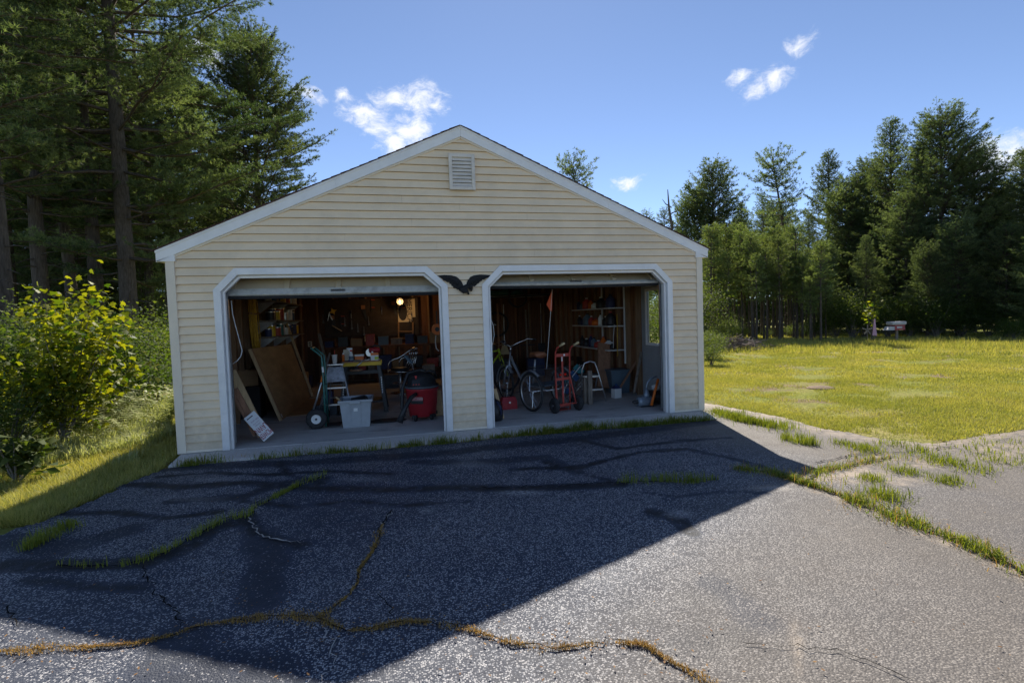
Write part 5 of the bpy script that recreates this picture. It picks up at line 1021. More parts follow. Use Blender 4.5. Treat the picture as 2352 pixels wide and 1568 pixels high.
item('spray_bottle', 'white spray bottle with a red collar on the workbench', 'spray bottle', onb(807, 2.02), 2.02, bz, [('bottle', MB().lathe([(.036, 0), (.038, .01), (.038, .10), (.018, .15), (.015, .165)], 16), wht, True), ('collar', MB().lathe([(.018, .165), (.018, .19)], 14), red2, False), ('trigger_head', MB().box(-.045, .025, -.014, .014, .19, .225).box(-.03, -.018, -.008, .008, .15, .19), wht, False), ('label', MB().lathe([(.0385, .03), (.0385, .085)], 16, cap=False), bluet, False)])
item('glue_bottle', 'orange bottle with a white cap at the left end of the workbench', 'bottle', onb(789, 2.08), 2.08, bz, [('bottle', MB().lathe([(.022, 0), (.022, .10), (.016, .115)], 14), orange, True), ('cap', MB().lathe([(.015, .115), (.012, .14)], 12), wht, False)])
item('beige_jug', 'tall beige jug behind the spray bottle', 'jug', onb(800, 2.22), 2.22, bz, [('jug', MB().box(-.07, .07, -.05, .05, 0, .19), paper, False), ('neck', MB().lathe([(.02, .19), (.02, .215)], 12), wht, False)])
item('orange_carton', 'orange carton with a white lid on the workbench', 'carton', onb(826, 2.15), 2.15, bz, [('carton', MB().box(-.075, .075, -.04, .04, 0, .07), orange, False), ('lid', MB().box(-.078, .078, -.043, .043, .0705, .10), wht, False)])
item('label_jug', 'white jug with an orange and green label at the right end of the workbench', 'jug', onb(861, 1.99), 1.99, bz, [('jug', MB().box(-.062, .062, -.035, .035, 0, .125), wht, False), ('orange_band', MB().box(-.0632, .0632, -.0362, .0362, .085, .124), orange, False), ('green_band', MB().box(.0, .0635, -.0365, -.0355, .012, .06), lime, False), ('cap', MB().lathe([(.016, .125), (.016, .15)], 12, Matrix.Translation((-.035, 0, 0))), wht, False)])
item('circular_saw', 'red and silver power saw at the back of the workbench', 'power saw', onb(862, 2.2), 2.2, bz, [('motor', MB().lathe([(.02, -.10), (.05, -.09), (.055, .0), (.045, .08), (.02, .09)], 14, Matrix.Translation((0, 0, .16)) @ Matrix.Rotation(1.57, 4, 'Y')), redv, True), ('guard', MB().lathe([(.07, -.012), (.075, 0), (.07, .012)], 18, Matrix.Translation((-.08, 0, .12)) @ Matrix.Rotation(1.57, 4, 'X')), alu, False), ('handle', MB().tube([(-.06, 0, .2), (0, 0, .24), (.08, 0, .23), (.1, 0, .16)], .016, 8), black, True), ('base_plate', MB().box(-.13, .08, -.05, .05, .0, .006).box(-.02, .0, -.02, .02, .006, .12), alu, False)])
pc = Y(818, 852, 1.86); pd = Y(842, 822, 1.97)
item('polisher', 'wide round polishing pad hanging off the front of the workbench', 'polisher', pc[0], pc[1], pc[2], [('pad', MB().lathe([(.085, 0), (.105, .012), (.105, .028), (.08, .035)], 22), lum2, False), ('backing_cup', MB().lathe([(.07, .036), (.03, .06), (.02, .075)], 16), black, True), ('shaft', MB().tube([(0, 0, .07), (pd[0]-pc[0], pd[1]-pc[1], pd[2]-pc[2])], .010, 8), alu, True)])
item('hand_tools', 'heap of green-handled pliers and spanners on the workbench', 'tools', onb(815, 1.99), 1.99, bz, [('pliers', MB().bar((-.02, 0, .008), (.09, .02, .010), .016, .012).bar((-.02, .01, .009), (.09, -.02, .012), .014, .012), greenp, False), ('spanner', MB().bar((.10, .0, .006), (.22, .03, .006), .014, .006), alu, False), ('rag', MB().lathe([(.06, 0), (.05, .02), (.02, .03)], 9, Matrix.Translation((-.06, .03, 0))), navy, True)])
# bar stool with curved silver arms
ys_ = 3.9; P_ = lambda x, y, dy=0.: Vector(T3(Y(842.3+.1172*x, 673.8+.1172*y, ys_+dy)))
sc0 = P_(650, 1530); st = thing('bar_stool', 'swivel stool with curved silver arms and spindles behind the vacuum', 'stool', (sc0.x, ys_+.15, 0))
MB().tube([P_(420, 1560), P_(424, 1400), P_(450, 1330), P_(530, 1292), P_(620, 1262), P_(720, 1200), P_(820, 1128), P_(950, 1056, .1), P_(1000, 1048, .25)], .015, 8).build('arm', chrome, st, world=True, smooth=True)
MB().tube([P_(640, 1440, .42), P_(638, 1330, .42), P_(680, 1272, .42), P_(750, 1248, .42), P_(880, 1150, .40), P_(1000, 1048, .25)], .015, 8).build('arm', chrome, st, world=True, smooth=True)
for xx in (840, 880, 920, 960, 990): MB().tube([P_(xx, 1085+(990-xx)*.2, .25), P_(xx-10, 1200, .27), P_(xx-40, 1350, .28), P_(xx-110, 1500, .25)], .009, 6).build('spindle', chrome, st, world=True, smooth=True)
MB().tube([P_(425, 1532), P_(650, 1540, -.03), P_(870, 1532), P_(900, 1500, .3), P_(650, 1490, .46), P_(450, 1500, .3)], .014, 8, close=True).build('seat_ring', chrome, st, world=True, smooth=True)
zs_ = sc0.z; MB().lathe([(.10, zs_-.01), (.19, zs_), (.20, zs_+.05), (.15, zs_+.075)], 22).build('seat', black, st, smooth=True); MB().lathe([(.03, .03), (.03, zs_-.01)], 12).build('pedestal', alu, st, smooth=True); MB().lathe([(.22, 0), (.21, .02), (.05, .04)], 24).build('base', chrome, st, smooth=True); MB().tube([(.16*math.cos(a), .16*math.sin(a), .22) for a in np.linspace(0, 6.28, 20)[:-1]], .008, 6, close=True).build('foot_ring', chrome, st)
mA, mB, mC = YY((930, 816, 1.55), (946, 834, 1.45), (955, 872, 1.30)); mp_ = thing('mop', 'blue-grey mop head on a silver handle leaning over the vacuum', 'mop', T3(mC)); MB().bar(mA, mB, .06, .03).build('head', bluet, mp_, world=True, bevel=.008); MB().tube([mB, mC, mC+(mC-mB)*.8], .008, 8).build('handle', alu, mp_, world=True)
# shop vacuum
vc = Y(971, 968, .95); vz = .06; vac = thing('shop_vacuum', 'red and black wet-dry shop vacuum beside the centre pier', 'vacuum', (vc[0]+.01, 1.02, 0)); rv = .245
MB().lathe([(.19, vz), (.205, vz+.01), (.222, vz+.17), (.226, vz+.175), (rv, vz+.40), (rv+.012, vz+.41), (rv+.012, vz+.435)], 32).build('drum', redv, vac, smooth=True)
lid = MB().lathe([(rv+.018, vz+.436), (rv+.018, vz+.475), (rv-.02, vz+.50), (.205, vz+.60), (.15, vz+.655), (.06, vz+.675)], 28).build('lid', black, vac, smooth=True)
MB().lathe([(rv+.02, vz+.445), (rv+.02, vz+.465)], 28).build('lid_band', mat('slate', (.08, .10, .12), .5), lid); MB().hexa([(-.16, -.235, vz+.49), (-.02, -.245, vz+.49), (-.02, -.2, vz+.49), (-.16, -.2, vz+.49), (-.15, -.20, vz+.58), (-.03, -.205, vz+.58), (-.03, -.17, vz+.58), (-.15, -.17, vz+.58)]).build('control_panel', black, lid, bevel=.004)
for xx in (-.13, -.09, -.05): MB().cbox((xx, -.238+.0, vz+.51), (.02, .01, .014)).build('switch', redp, lid)
MB().prism([(-.02, .02), (.02, .02), (0, -.035)], .004, plane_M((-.09, -.195, vz+.615), (1, 0, 0), (0, .3, 1))).build('red_mark', red2, lid)
MB().tube([(.06, -.05, vz+.66), (.12, -.10, vz+.70), (.20, -.06, vz+.66), (.23, 0, vz+.56)], .02, 8).build('carry_handle', black, lid, smooth=True)
an = rad(-112); lp = Vector((math.cos(an)*(rv-.012), math.sin(an)*(rv-.012), vz+.265)); lx = Vector((-math.sin(an), math.cos(an), 0)); Ml = plane_M(lp, lx, (0, 0, 1))
lbl = MB().hexa([Ml @ Vector(p) for p in ((-.092, -.05, -.008), (.092, -.05, -.008), (.092, -.05, .012), (-.092, -.05, .012), (-.092, .05, -.008), (.092, .05, -.008), (.092, .05, .014), (-.092, .05, .014))]).build('brand_plate', black, vac)
MB().hexa([Ml @ Vector(p) for p in ((-.092, .0, .0), (.092, .0, .0), (.092, .0, .0155), (-.092, .0, .0155), (-.092, .052, .0), (.092, .052, .0), (.092, .052, .0165), (-.092, .052, .0165))]).build('name_panel', redv, lbl)
fr_ = MB()
for z_ in (.004, .045): fr_.add([Ml @ Vector(p) for p in ((-.09, z_, .0172), (.09, z_, .0172), (.09, z_+.004, .0172), (-.09, z_+.004, .0172))], [(0, 1, 2, 3)])
for x_ in (-.09, .086): fr_.add([Ml @ Vector(p) for p in ((x_, .008, .0172), (x_+.004, .008, .0172), (x_+.004, .045, .0172), (x_, .045, .0172))], [(0, 1, 2, 3)])
fr_.build('name_border', wht, lbl)
og = ORG[vac.name]; tx = text('name_lettering', 'CRAFTSMAN', .033, Matrix.Translation(og) @ Ml @ Matrix.Translation((0, .027, .0172)), wht, None); tx.data.transform(Matrix.Translation(-og)); tx.parent = lbl
for a_ in (-2.2, -.9, .5, 2.2):
    c_ = (math.cos(a_)*.20, math.sin(a_)*.20); MB().cbox((c_[0], c_[1], .075), (.09, .08, .05), rz=a_).build('caster_bracket', black, vac); MB().lathe([(.03, -.014), (.034, 0), (.03, .014)], 14, axis_M((c_[0], c_[1], .034), (-math.sin(a_), math.cos(a_), 0))).build('caster', black, vac)
hs_ = [(rv*.6, -.02, vz+.62), (.0, .05, vz+.70), (-.20, .02, vz+.66), (-.29, -.04, vz+.45), (-.31, -.08, .22), (-.28, -.12, .05)]
hp = []
for i in range(len(hs_)-1):
    for t in np.linspace(0, 1, 7)[:-1]: hp.append(Vector(hs_[i]).lerp(Vector(hs_[i+1]), t))
MB().tube(hp, [.026+.003*(i % 2) for i in range(len(hp))], 10).build('hose', black, vac, smooth=True)
MB().tube([(-.10, -.25, vz+.37), (-.17, -.33, vz+.34), (-.27, -.40, vz+.20), (-.36, -.45, .06)], [.03, .032, .034, .05], 10).build('nozzle', black, vac, smooth=True)
one(MB().lathe([(.30, 0), (.28, .012), (.12, .016)], 14, Matrix.Translation(T3(G(890, 966, .002))) @ Matrix.Scale(.55, 4, (0, 1, 0))), 'rubber_mat', rubber, 'black rubber mat on the floor between tote and vacuum', 'mat')
leaner((1003, 898, 1.35), (1012, 962, 1.15), .12, .02, lum, 'pale board behind the shop vacuum')
# --- back wall ----------------------------------------------------
pg = thing('pegboard', 'dark pegboard of hand tools on the back wall', 'pegboard', (2.2, 6.98, 1.2)); MB().box(.85, 3.25, 6.985, 7.004, 1.15, 2.15).build('panel', mat('peg_dark', (.045, .035, .032), .85, var=.3), pg, world=True)
rg = np.random.default_rng(14); dullst = mat('dull_steel', (.16, .16, .165), .5, metal=.5, var=.3)
def hang(name, label, u, v, builds): p = Y(u, v, 6.96); return item(name, label, 'hand tool', p[0], p[1], p[2], builds)
hang('pliers', 'bright pliers hanging in the middle of the pegboard', 755, 728, [('jaw', MB().bar((0, 0, .0), (.02, 0, .14), .03, .012).bar((.05, 0, .0), (.01, 0, .14), .03, .012), chrome, False), ('grip', MB().bar((0, 0, 0), (-.03, 0, -.10), .025, .015).bar((.05, 0, 0), (.09, 0, -.08), .025, .015), alu, False)])
hang('yellow_cutter', 'yellow star-shaped cutter on the pegboard', 765, 715, [('star', MB().prism([((.10 if i % 2 == 0 else .045)*math.cos(i*math.pi/4+.4), (.10 if i % 2 == 0 else .045)*math.sin(i*math.pi/4+.4)) for i in range(8)], .012, plane_M((0, 0, 0), (1, 0, 0), (0, 0, 1))), yel, False)])
hang('hammer', 'hammer with a pale wooden handle slanting across the pegboard', 772, 752, [('handle', MB().bar((-.10, 0, .06), (.14, 0, -.10), .03, .02), lum, False), ('head', MB().cbox((-.11, 0, .065), (.05, .03, .05)), dark, False)])
for i, u in enumerate((742, 792, 808, 822, 836, 847)):
    hang('wrench', f'spanner hanging on the pegboard, {("first", "second", "third", "fourth", "fifth", "last")[i]} from the left', u, 730+(i*37 % 30), [('shank', MB().bar((0, 0, -.10), (0, 0, .10), .018, .008), dullst, False), ('jaw', MB().prism([(-.03, 0), (-.012, .03), (-.012, .01), (.012, .01), (.012, .03), (.03, 0), (.012, -.025), (-.012, -.025)], .010, plane_M((0, .005, -.12), (1, 0, 0), (0, 0, -1))), dullst, False)])
for i, (u, v) in enumerate(((712, 790), (842, 778), (857, 780), (914, 788))): p = Y(u, v, 6.99); item('outlet_box', f'pale outlet plate on the back wall, {("first", "second", "third", "fourth")[i]} from the left', 'outlet', p[0], p[1], p[2], [('plate', MB().box(-.05, .05, -.008, .0, -.07, .07), paper, False), ('socket', MB().box(-.02, .02, -.012, -.0085, .01, .045).box(-.02, .02, -.012, -.0085, -.045, -.01), dark, False)])
wbk = thing('back_workbench', 'long dark workbench along the back wall', 'workbench', (2.6, 6.6, 0)); MB().box(.9, 4.6, 6.3, 6.95, .88, .93).build('top', brownb, wbk, world=True)
for xx in (.95, 2.1, 3.3, 4.5): MB().box(xx, xx+.09, 6.34, 6.43, 0, .879).build('leg', brownb, wbk, world=True)
MB().box(.95, 4.55, 6.35, 6.9, .28, .31).build('lower_shelf', brownb, wbk, world=True)
for i in range(11):
    x = 1.0+.33*i; m, cn = [(navy, 'dark blue'), (black, 'black'), (card, 'brown'), (redp, 'dull red'), (bluet, 'slate'), (oldw, 'grey')][i % 6]; h_ = .12+.16*((i*.61) % 1); w_ = .10+.05*((i*.37) % 1)
    item('tool_box', f'{cn} box on the back workbench, {("first", "second", "third", "fourth", "fifth", "sixth", "seventh", "eighth", "ninth", "tenth", "last")[i]} from the left', 'box', x, 6.6, .9305, [('body', MB().box(-w_, w_, -.13, .13, 0, h_), m, False), ('lid', MB().box(-w_-.006, w_+.006, -.136, .136, h_+.0005, h_+.03), m, False)])
# clamp lamp and the poster it lights
lp_ = Y(918.5, 692, 6.55); lampm, lt, lN, lL, lb = newmat('lit_bulb'); lb.inputs['Emission Color'].default_value = (1, .62, .26, 1); lb.inputs['Emission Strength'].default_value = 4.0; lb.inputs['Base Color'].default_value = (1, .8, .5, 1)
la = thing('clamp_lamp', 'lit bulb in a clamp lamp on the back wall', 'lamp', T3(lp_)); MB().lathe([(.010, -.04), (.022, -.03), (.030, -.008), (.029, .012), (.02, .04), (.014, .06)], 16, axis_M((0, 0, 0), (0, 1, .25))).build('bulb', lampm, la, smooth=True); MB().lathe([(.085, -.02), (.075, .03), (.03, .09), (.025, .14)], 20, axis_M((0, 0, 0), (0, 1, .25)), cap=False).build('reflector', alu, la, smooth=True); MB().bar((0, .12, .04), (0, .40, .16), .02, .02).build('clamp_arm', dark, la)
pl_ = bpy.data.lights.new('lamp_glow', 'POINT'); pl_.energy = 3; pl_.color = (1, .55, .2); pl_.shadow_soft_size = .04; po = bpy.data.objects.new('lamp_glow', pl_); COL.objects.link(po); po.location = (lp_[0]+.02, lp_[1]-.12, lp_[2]-.02)
def cw(x, y, yy=6.985): return Vector(T3(Y(842.3+.1172*x, 673.8+.1172*y, yy)))
ps = thing('poster', 'lamp-lit paper poster with dark vertical lettering on the back wall', 'poster', T3(cw(780, 560))); A, B = cw(600, 118), cw(880, 555); MB().box(A.x, B.x, 6.978, 6.982, B.z, A.z).build('sheet', paper, ps, world=True); C_, D_ = cw(700, 112), cw(955, 462); MB().box(C_.x, D_.x, 6.9835, 6.987, D_.z, C_.z).build('back_sheet', paper, ps, world=True)
ic = cw(835, 340); text('lettering', 'AMERICAN', .19, plane_M((ic.x, 6.976, ic.z), (0, 0, -1), (1, 0, 0)), inkb, ps); ih = cw(705, 365); MB().lathe([(.001, 0), (.12, 0), (.12, .002), (.001, .002)], 16, plane_M((ih.x, 6.977, ih.z), (1, 0, 0), (0, 0, 1)) @ Matrix.Scale(1.9, 4, (0, 1, 0)) @ Matrix.Scale(-1, 4, (0, 0, 1))).build('dark_print', inkb, ps, world=True)
fp = thing('wood_frame_rack', 'pale wooden rack below the poster', 'rack', T3(cw(760, 850)))
for xx in (625, 905): a, b = cw(xx, 560), cw(xx, 1000); MB().bar(a+Vector((0, -.03, 0)), b+Vector((0, -.03, 0)), .04, .03).build('upright', studm, fp, world=True)
for yy in (740, 880): a, b = cw(625, yy), cw(905, yy); MB().bar(a+Vector((0, -.05, 0)), b+Vector((0, -.05, 0)), .02, .03).build('rail', studm, fp, world=True)
rl = Y(1004, 756, 4.2); item('tape_reel', 'orange reel hanging by the centre pier', 'reel', rl[0], rl[1], rl[2], [('disc', MB().lathe([(.02, -.03), (.12, -.03), (.12, .03), (.02, .03)], 20, Matrix.Rotation(1.57, 4, 'X')), orange, False), ('hub', MB().lathe([(.05, -.035), (.05, .035)], 12, Matrix.Rotation(1.57, 4, 'X')), black, False), ('strap', MB().bar((0, 0, .11), (0, 0, .4), .03, .01), dark, False)])
cordthing([(1001, 770, 4.1), (1000, 786, 4.1), (1002, 800, 4.1), (1008, 806, 4.1)], wht, .012, 'short white cable below the orange reel')
# --- right bay ----------------------------------------------------
cordthing([(1124, 729, .24), (1128, 735, .24), (1133, 748, .24), (1135, 770, .24), (1131, 790, .24), (1126, 804, .24)], wht, .005, 'white pull cord hanging inside the right opening')
bg_ = Y(1139, 965, .45); item('tool_bag', 'black tool bag slumped against the centre pier', 'bag', bg_[0]-.02, .47, 0, [('bag', MB().lathe([(.02, 0), (.13, .01), (.14, .14), (.10, .28), (.03, .33)], 14), black, True), ('strap', MB().tube([(.02, -.12, .30), (.07, -.14, .22), (.08, -.13, .10)], .012, 6), navy, True)])
leaner((1136, 893, .62), (1154, 962, .48), .055, .03, lum, 'short pale board with a strap beside the tool bag', up=(.3, -1, 0))
rt = G(1168, 938, 0); item('toolbox', 'small red metal toolbox on the floor of the right bay', 'toolbox', rt[0], rt[1], 0, [('case', MB().box(-.13, .13, -.08, .08, 0, .12), redv, False), ('lid', MB().hexa([(-.132, -.082, .122), (.132, -.082, .122), (.132, .082, .122), (-.132, .082, .122), (-.11, -.05, .20), (.11, -.05, .20), (.11, .05, .20), (-.11, .05, .20)]), redv, False), ('handle', MB().tube([(-.05, 0, .20), (-.05, 0, .225), (.05, 0, .225), (.05, 0, .20)], .007, 6), black, True), ('latch', MB().cbox((0, -.086, .115), (.03, .008, .03)), alu, False)], .1)
# spoked wheel helper
def spoked(par, c, axis, R, tyre_r=.020, rim=alu, name='wheel', ns=18, tyre=rubber):
    M = axis_M(c, axis); w_ = MB().tube([M @ Vector((R*math.cos(a), R*math.sin(a), 0)) for a in np.linspace(0, 6.2832, 37)[:-1]], tyre_r, 8, close=True).build(name, tyre, par, smooth=True)
    MB().tube([M @ Vector(((R-.028)*math.cos(a), (R-.028)*math.sin(a), 0)) for a in np.linspace(0, 6.2832, 37)[:-1]], .012, 6, close=True).build('rim', rim, w_, smooth=True); MB().lathe([(.022, -.035), (.018, 0), (.022, .035)], 10, M).build('hub', chrome, w_)
    for i in range(ns):
        a = 6.2832*i/ns; b_ = a + (.35 if i % 2 else -.35); MB().tube([M @ Vector((.02*math.cos(b_), .02*math.sin(b_), .03*(1 if i % 4 < 2 else -1))), M @ Vector(((R-.035)*math.cos(a), (R-.035)*math.sin(a), 0))], .0022, 4, cap=False).build('spoke', chrome, w_)
    return w_
def fender(c, axis, R, a0, a1, m, par, wdt=.06):
    M = axis_M(c, axis); z = Vector(axis).normalized(); vs = []; fs = []; n = 14; ex = Vector((0, 0, 1)); fx = ex.cross(z).normalized()
    for i in range(n+1):
        a = a0+(a1-a0)*i/n; d = ex*math.cos(a)+fx*math.sin(a)
        for s, k_ in ((-1, .0), (-.5, .012), (.5, .012), (1, .0)): vs.append(Vector(c)+d*(R+k_)+z*s*wdt/2)
        if i:
            for j in range(3): fs.append((4*(i-1)+j, 4*(i-1)+j+1, 4*i+j+1, 4*i+j))
    return MB().add(vs, fs).build('fender', m, par, smooth=True)
# adult tricycle: local x is its heading
hd_ = math.atan2(.93, -.37); tr_ = thing('tricycle', 'silver adult tricycle with brown saddle, wire basket and orange flag', 'tricycle', (5.03, 1.06, 0), hd_); RW = .295
for s in (-1, 1): spoked(tr_, (0, s*.33, RW+.02), (0, 1, 0), RW, .022); fender((0, s*.33, RW+.02), (0, 1, 0), RW+.045, -.9, .7, silver, tr_)
spoked(tr_, (1.22, 0, RW+.02), (.12, 1, 0), RW, .020); fender((1.22, 0, RW+.02), (.12, 1, 0), RW+.04, -1.6, .9, silver, tr_)
MB().tube([(0, -.33, RW+.02), (0, .33, RW+.02)], .014, 8).build('axle', chrome, tr_, smooth=True)
MB().tube([(0, 0, RW+.02), (.28, 0, .34), (.55, 0, .33)], .018, 8).build('chain_tube', silver, tr_, smooth=True); MB().tube([(.40, 0, .32), (.33, 0, .62), (.30, 0, .80)], .016, 8).build('seat_tube', silver, tr_, smooth=True); MB().tube([(.42, 0, .36), (.70, 0, .40), (.95, 0, .70), (1.02, 0, .82)], .022, 8).build('down_tube', silver, tr_, smooth=True)
MB().tube([(1.03, 0, .92), (1.09, 0, .66), (1.10, .05, .63), (1.22, .05, RW+.02)], .014, 8).build('fork', silver, tr_, smooth=True); MB().tube([(1.09, 0, .66), (1.10, -.05, .63), (1.22, -.05, RW+.02)], .014, 8).build('fork', silver, tr_, smooth=True)
MB().tube([(1.03, 0, .90), (1.02, 0, 1.0)], .014, 8).build('stem', chrome, tr_, smooth=True); hb = MB().tube([(.78, -.33, 1.12), (.90, -.31, 1.13), (1.02, -.16, 1.06), (1.03, 0, 1.0), (1.02, .16, 1.06), (.90, .31, 1.13), (.78, .33, 1.12)], .012, 8).build('handlebar', chrome, tr_, smooth=True)
for s in (-1, 1): MB().tube([(.78, s*.33, 1.12), (.70, s*.33, 1.115)], .016, 8).build('grip', black, hb)
sd_ = MB(); prof = [(-.15, .11, .0), (-.12, .125, .04), (-.04, .10, .05), (.06, .05, .04), (.14, .03, .015), (.16, .02, -.005)]; vs = []; fs = []
for i, (x, w_, z_) in enumerate(prof):
    for a in np.linspace(0, 6.2832, 11)[:-1]: vs.append((.27+x, w_*math.cos(a), .875+.5*z_+.045*math.sin(a)*(1 if math.sin(a) < 0 else .9)))
    if i:
        for j in range(10): fs.append((10*(i-1)+j, 10*(i-1)+(j+1) % 10, 10*i+(j+1) % 10, 10*i+j))
fs += [tuple(range(10))[::-1], tuple(50+j for j in range(10))]; sd_.add(vs, fs).build('saddle', leather, tr_, smooth=True)
bk = MB(); bx0, bx1, by0, by1, bz0, bz1 = -.28, .16, -.27, .27, .42, .70
for z_ in (bz0, bz1): bk.tube([(bx0, by0, z_), (bx1, by0, z_), (bx1, by1, z_), (bx0, by1, z_)], .007, 6, close=True)
basket = bk.build('basket', dark, tr_); wr_ = MB()
for t in np.linspace(0, 1, 13):
    for (xa, ya, xb, yb3) in ((bx0, by0, bx1, by0), (bx0, by1, bx1, by1), (bx0, by0, bx0, by1), (bx1, by0, bx1, by1)): x = xa+(xb-xa)*t; y2 = ya+(yb3-ya)*t; wr_.tube([(x, y2, bz0), (x, y2, bz1)], .0025, 4, cap=False)
wr_.build('basket_wires', dark, basket); MB().box(bx0+.01, bx1-.01, by0+.01, by1-.01, bz0+.002, bz0+.012).build('basket_liner', bluet, basket)
for s in (-.05, .05): MB().lathe([(.024, 0), (.022, .012)], 12, axis_M((bx0-.008, s-.10, .58), (-1, 0, 0))).build('reflector', redrefl, tr_)
MB().tube([(bx0, by0, .36), (bx0-.03, by0, .36), (bx0-.03, by1, .36), (bx0, by1, .36)], .008, 6).build('bumper', chrome, tr_, smooth=True); MB().lathe([(.09, -.004), (.09, .004)], 18, axis_M((.55, .06, .32), (0, 1, 0))).build('chainring', chrome, tr_); MB().tube([(.55, .08, .32), (.66, .09, .22), (.66, .17, .22)], .009, 6).build('crank', chrome, tr_)
Lr = tr_.matrix_world.inverted() if False else (Matrix.Translation((5.03, 1.06, 0)) @ Matrix.Rotation(hd_, 4, 'Z')).inverted()
f0, f1 = Vector((-.02, .10, .70)), Lr @ Vector(T3(Y(1268.5, 664, 1.15))); MB().tube([Lr @ Vector(T3(Y(1255.5, 848, 1.15))), f1], .0045, 6).build('flag_pole', wht, tr_)
fl = [Lr @ Vector(T3(Y(u, v, 1.15))) for u, v in ((1268.8, 666), (1267.5, 715), (1264.5, 714), (1256, 699), (1259, 692))]; off = Vector((.004, .004, 0)); MB().add([p for p in fl]+[p+off for p in fl], [(0, 1, 2, 3, 4), (9, 8, 7, 6, 5), (0, 5, 6, 1), (1, 6, 7, 2), (2, 7, 8, 3), (3, 8, 9, 4), (4, 9, 5, 0)]).build('flag', mat('orange_flag', (.80, .13, .05), .7, var=.08), tr_)
# lime bicycle further back
bk_ = thing('bicycle', 'lime green bicycle behind the tricycle', 'bicycle', (4.35, 3.1, 0), .35); 
for xw in (-.52, .52): spoked(bk_, (xw, 0, .33), (0, 1, 0), .32, .020, dark)
for nm, a, b, r_ in (('top_tube', (-.18, 0, .82), (.36, 0, .86), .018), ('down_tube', (.36, 0, .80), (-.10, 0, .30), .020), ('seat_tube', (-.10, 0, .30), (-.20, 0, .92), .017), ('seat_stay', (-.18, 0, .80), (-.52, 0, .33), .011), ('chain_stay', (-.10, 0, .30), (-.52, 0, .33), .011), ('head_tube', (.34, 0, .90), (.37, 0, .76), .022)): MB().tube([a, b], r_, 8).build(nm, lime, bk_, smooth=True)
for s in (-.05, .05): MB().tube([(.37, s, .74), (.42, s, .60), (.52, s, .33)], .012, 6).build('fork', lime, bk_, smooth=True)
MB().tube([(.34, -.27, 1.0), (.36, -.10, .99), (.34, 0, .95), (.36, .10, .99), (.34, .27, 1.0)], .012, 8).build('handlebar', chrome, bk_, smooth=True); MB().lathe([(.02, -.11), (.055, -.06), (.06, 0), (.03, .10), (.012, .14)], 12, Matrix.Translation((-.20, 0, .96)) @ Matrix.Rotation(1.57, 4, 'Y') @ Matrix.Scale(.5, 4, (1, 0, 0))).build('saddle', black, bk_, smooth=True)
# red hand truck
ha = Y(1274.5, 948, .62); hb_ = Y(1328.5, 941, .74); ax_ = Vector((hb_[0]-ha[0], hb_[1]-ha[1], 0)); rt_ = thing('hand_truck', 'red hand truck with tan grips in front of the tricycle', 'hand truck', ((ha[0]+hb_[0])/2, (ha[1]+hb_[1])/2, 0), math.atan2(ax_.y, ax_.x)); hwid = ax_.length/2; RR = .125
for s in (-1, 1): wheel(rt_, (s*hwid, 0, RR), (1, 0, 0), RR, .075, rubber, dark, .42)
MB().tube([(-hwid, 0, RR), (hwid, 0, RR)], .010, 8).build('axle', redp, rt_); uw = .135
for s in (-1, 1):
    up_ = MB().tube([(s*uw, .10, .02), (s*uw, .09, .55), (s*uw, .07, .95), (s*uw, .03, 1.02), (s*uw+.03, -.05, 1.07)], .013, 8).build('upright', redp, rt_, smooth=True); MB().tube([(s*uw+.02, -.02, 1.05), (s*uw+.05, -.11, 1.10)], .019, 8).build('grip', tan_, up_, smooth=True)
    MB().bar((s*uw, .085, .56), (s*(hwid-.05), 0, RR+.02), .02, .012).build('brace', redp, rt_)
for z_, dz in ((.90, .05), (.52, .04), (.10, .05)): MB().box(-uw, uw, .08, .088, z_-dz/2, z_+dz/2).build('crossbar', redp, rt_)
MB().box(-.016, .016, .086, .094, .10, .88).build('centre_bar', redp, rt_); MB().box(-.15, .15, .10, .28, .012, .02).build('nose_plate', redp, rt_); MB().box(.02, .05, .0785, .0795, .885, .915).build('sticker', wht, rt_); MB().box(-.016, .004, .0845, .0855, .80, .87).build('sticker', wht, rt_)
# folding step stool, weathered posts, folded lawn chair
so_ = Y(1357, 925, 1.45); ss_ = thing('step_stool', 'silver folding step stool with an arched grab rail', 'step stool', (so_[0], 1.45, 0)); at_ = Y(1357, 829, 1.45)[2]
MB().tube([(-.16, .06, .0), (-.155, 0, .45), (-.155, -.02, at_-.14), (-.11, -.02, at_-.03), (0, -.02, at_), (.08, -.02, at_-.03), (.12, -.02, at_-.12), (.16, -.06, .40), (.25, -.10, .0)], .013, 8).build('hoop', alu, ss_, smooth=True); MB().tube([(-.15, .06, .45), (-.19, .38, 0)], .012, 8).build('rear_leg', alu, ss_); MB().tube([(.15, .02, .45), (.20, .38, 0)], .012, 8).build('rear_leg', alu, ss_)
zseat = Y(1357, 866, 1.45)[2]; MB().box(-.15, .15, -.06, .18, zseat, zseat+.035).build('top_step', alu, ss_, bevel=.004); MB().box(-.16, .18, -.14, .02, zseat*.48, zseat*.48+.03).build('lower_step', alu, ss_, bevel=.004); MB().box(-.15, .15, -.055, .17, zseat+.0355, zseat+.06).build('seat_pad', black, ss_)
for i, (u, v0_, yv, wd_, lab) in enumerate(((1354, 851, 1.17, .075, 'tall weathered post standing before the step stool'), (1343, 866, 1.25, .055, 'shorter weathered post left of the step stool'))):
    A = Vector(T3(Y(u, v0_, yv))); B = Vector(T3(Y(u+1.5, 930, yv))); B.z = .0; one(MB().bar(B, A, wd_, .06, (0, -1, 0)), 'weathered_post', oldw, lab, 'post', bevel=.004)
lc_ = Y(1318, 905, 1.75); lw_ = thing('lawn_chair', 'folded lawn chair with blue webbing leaning behind the red hand truck', 'lawn chair', (lc_[0], 1.75, 0)); 
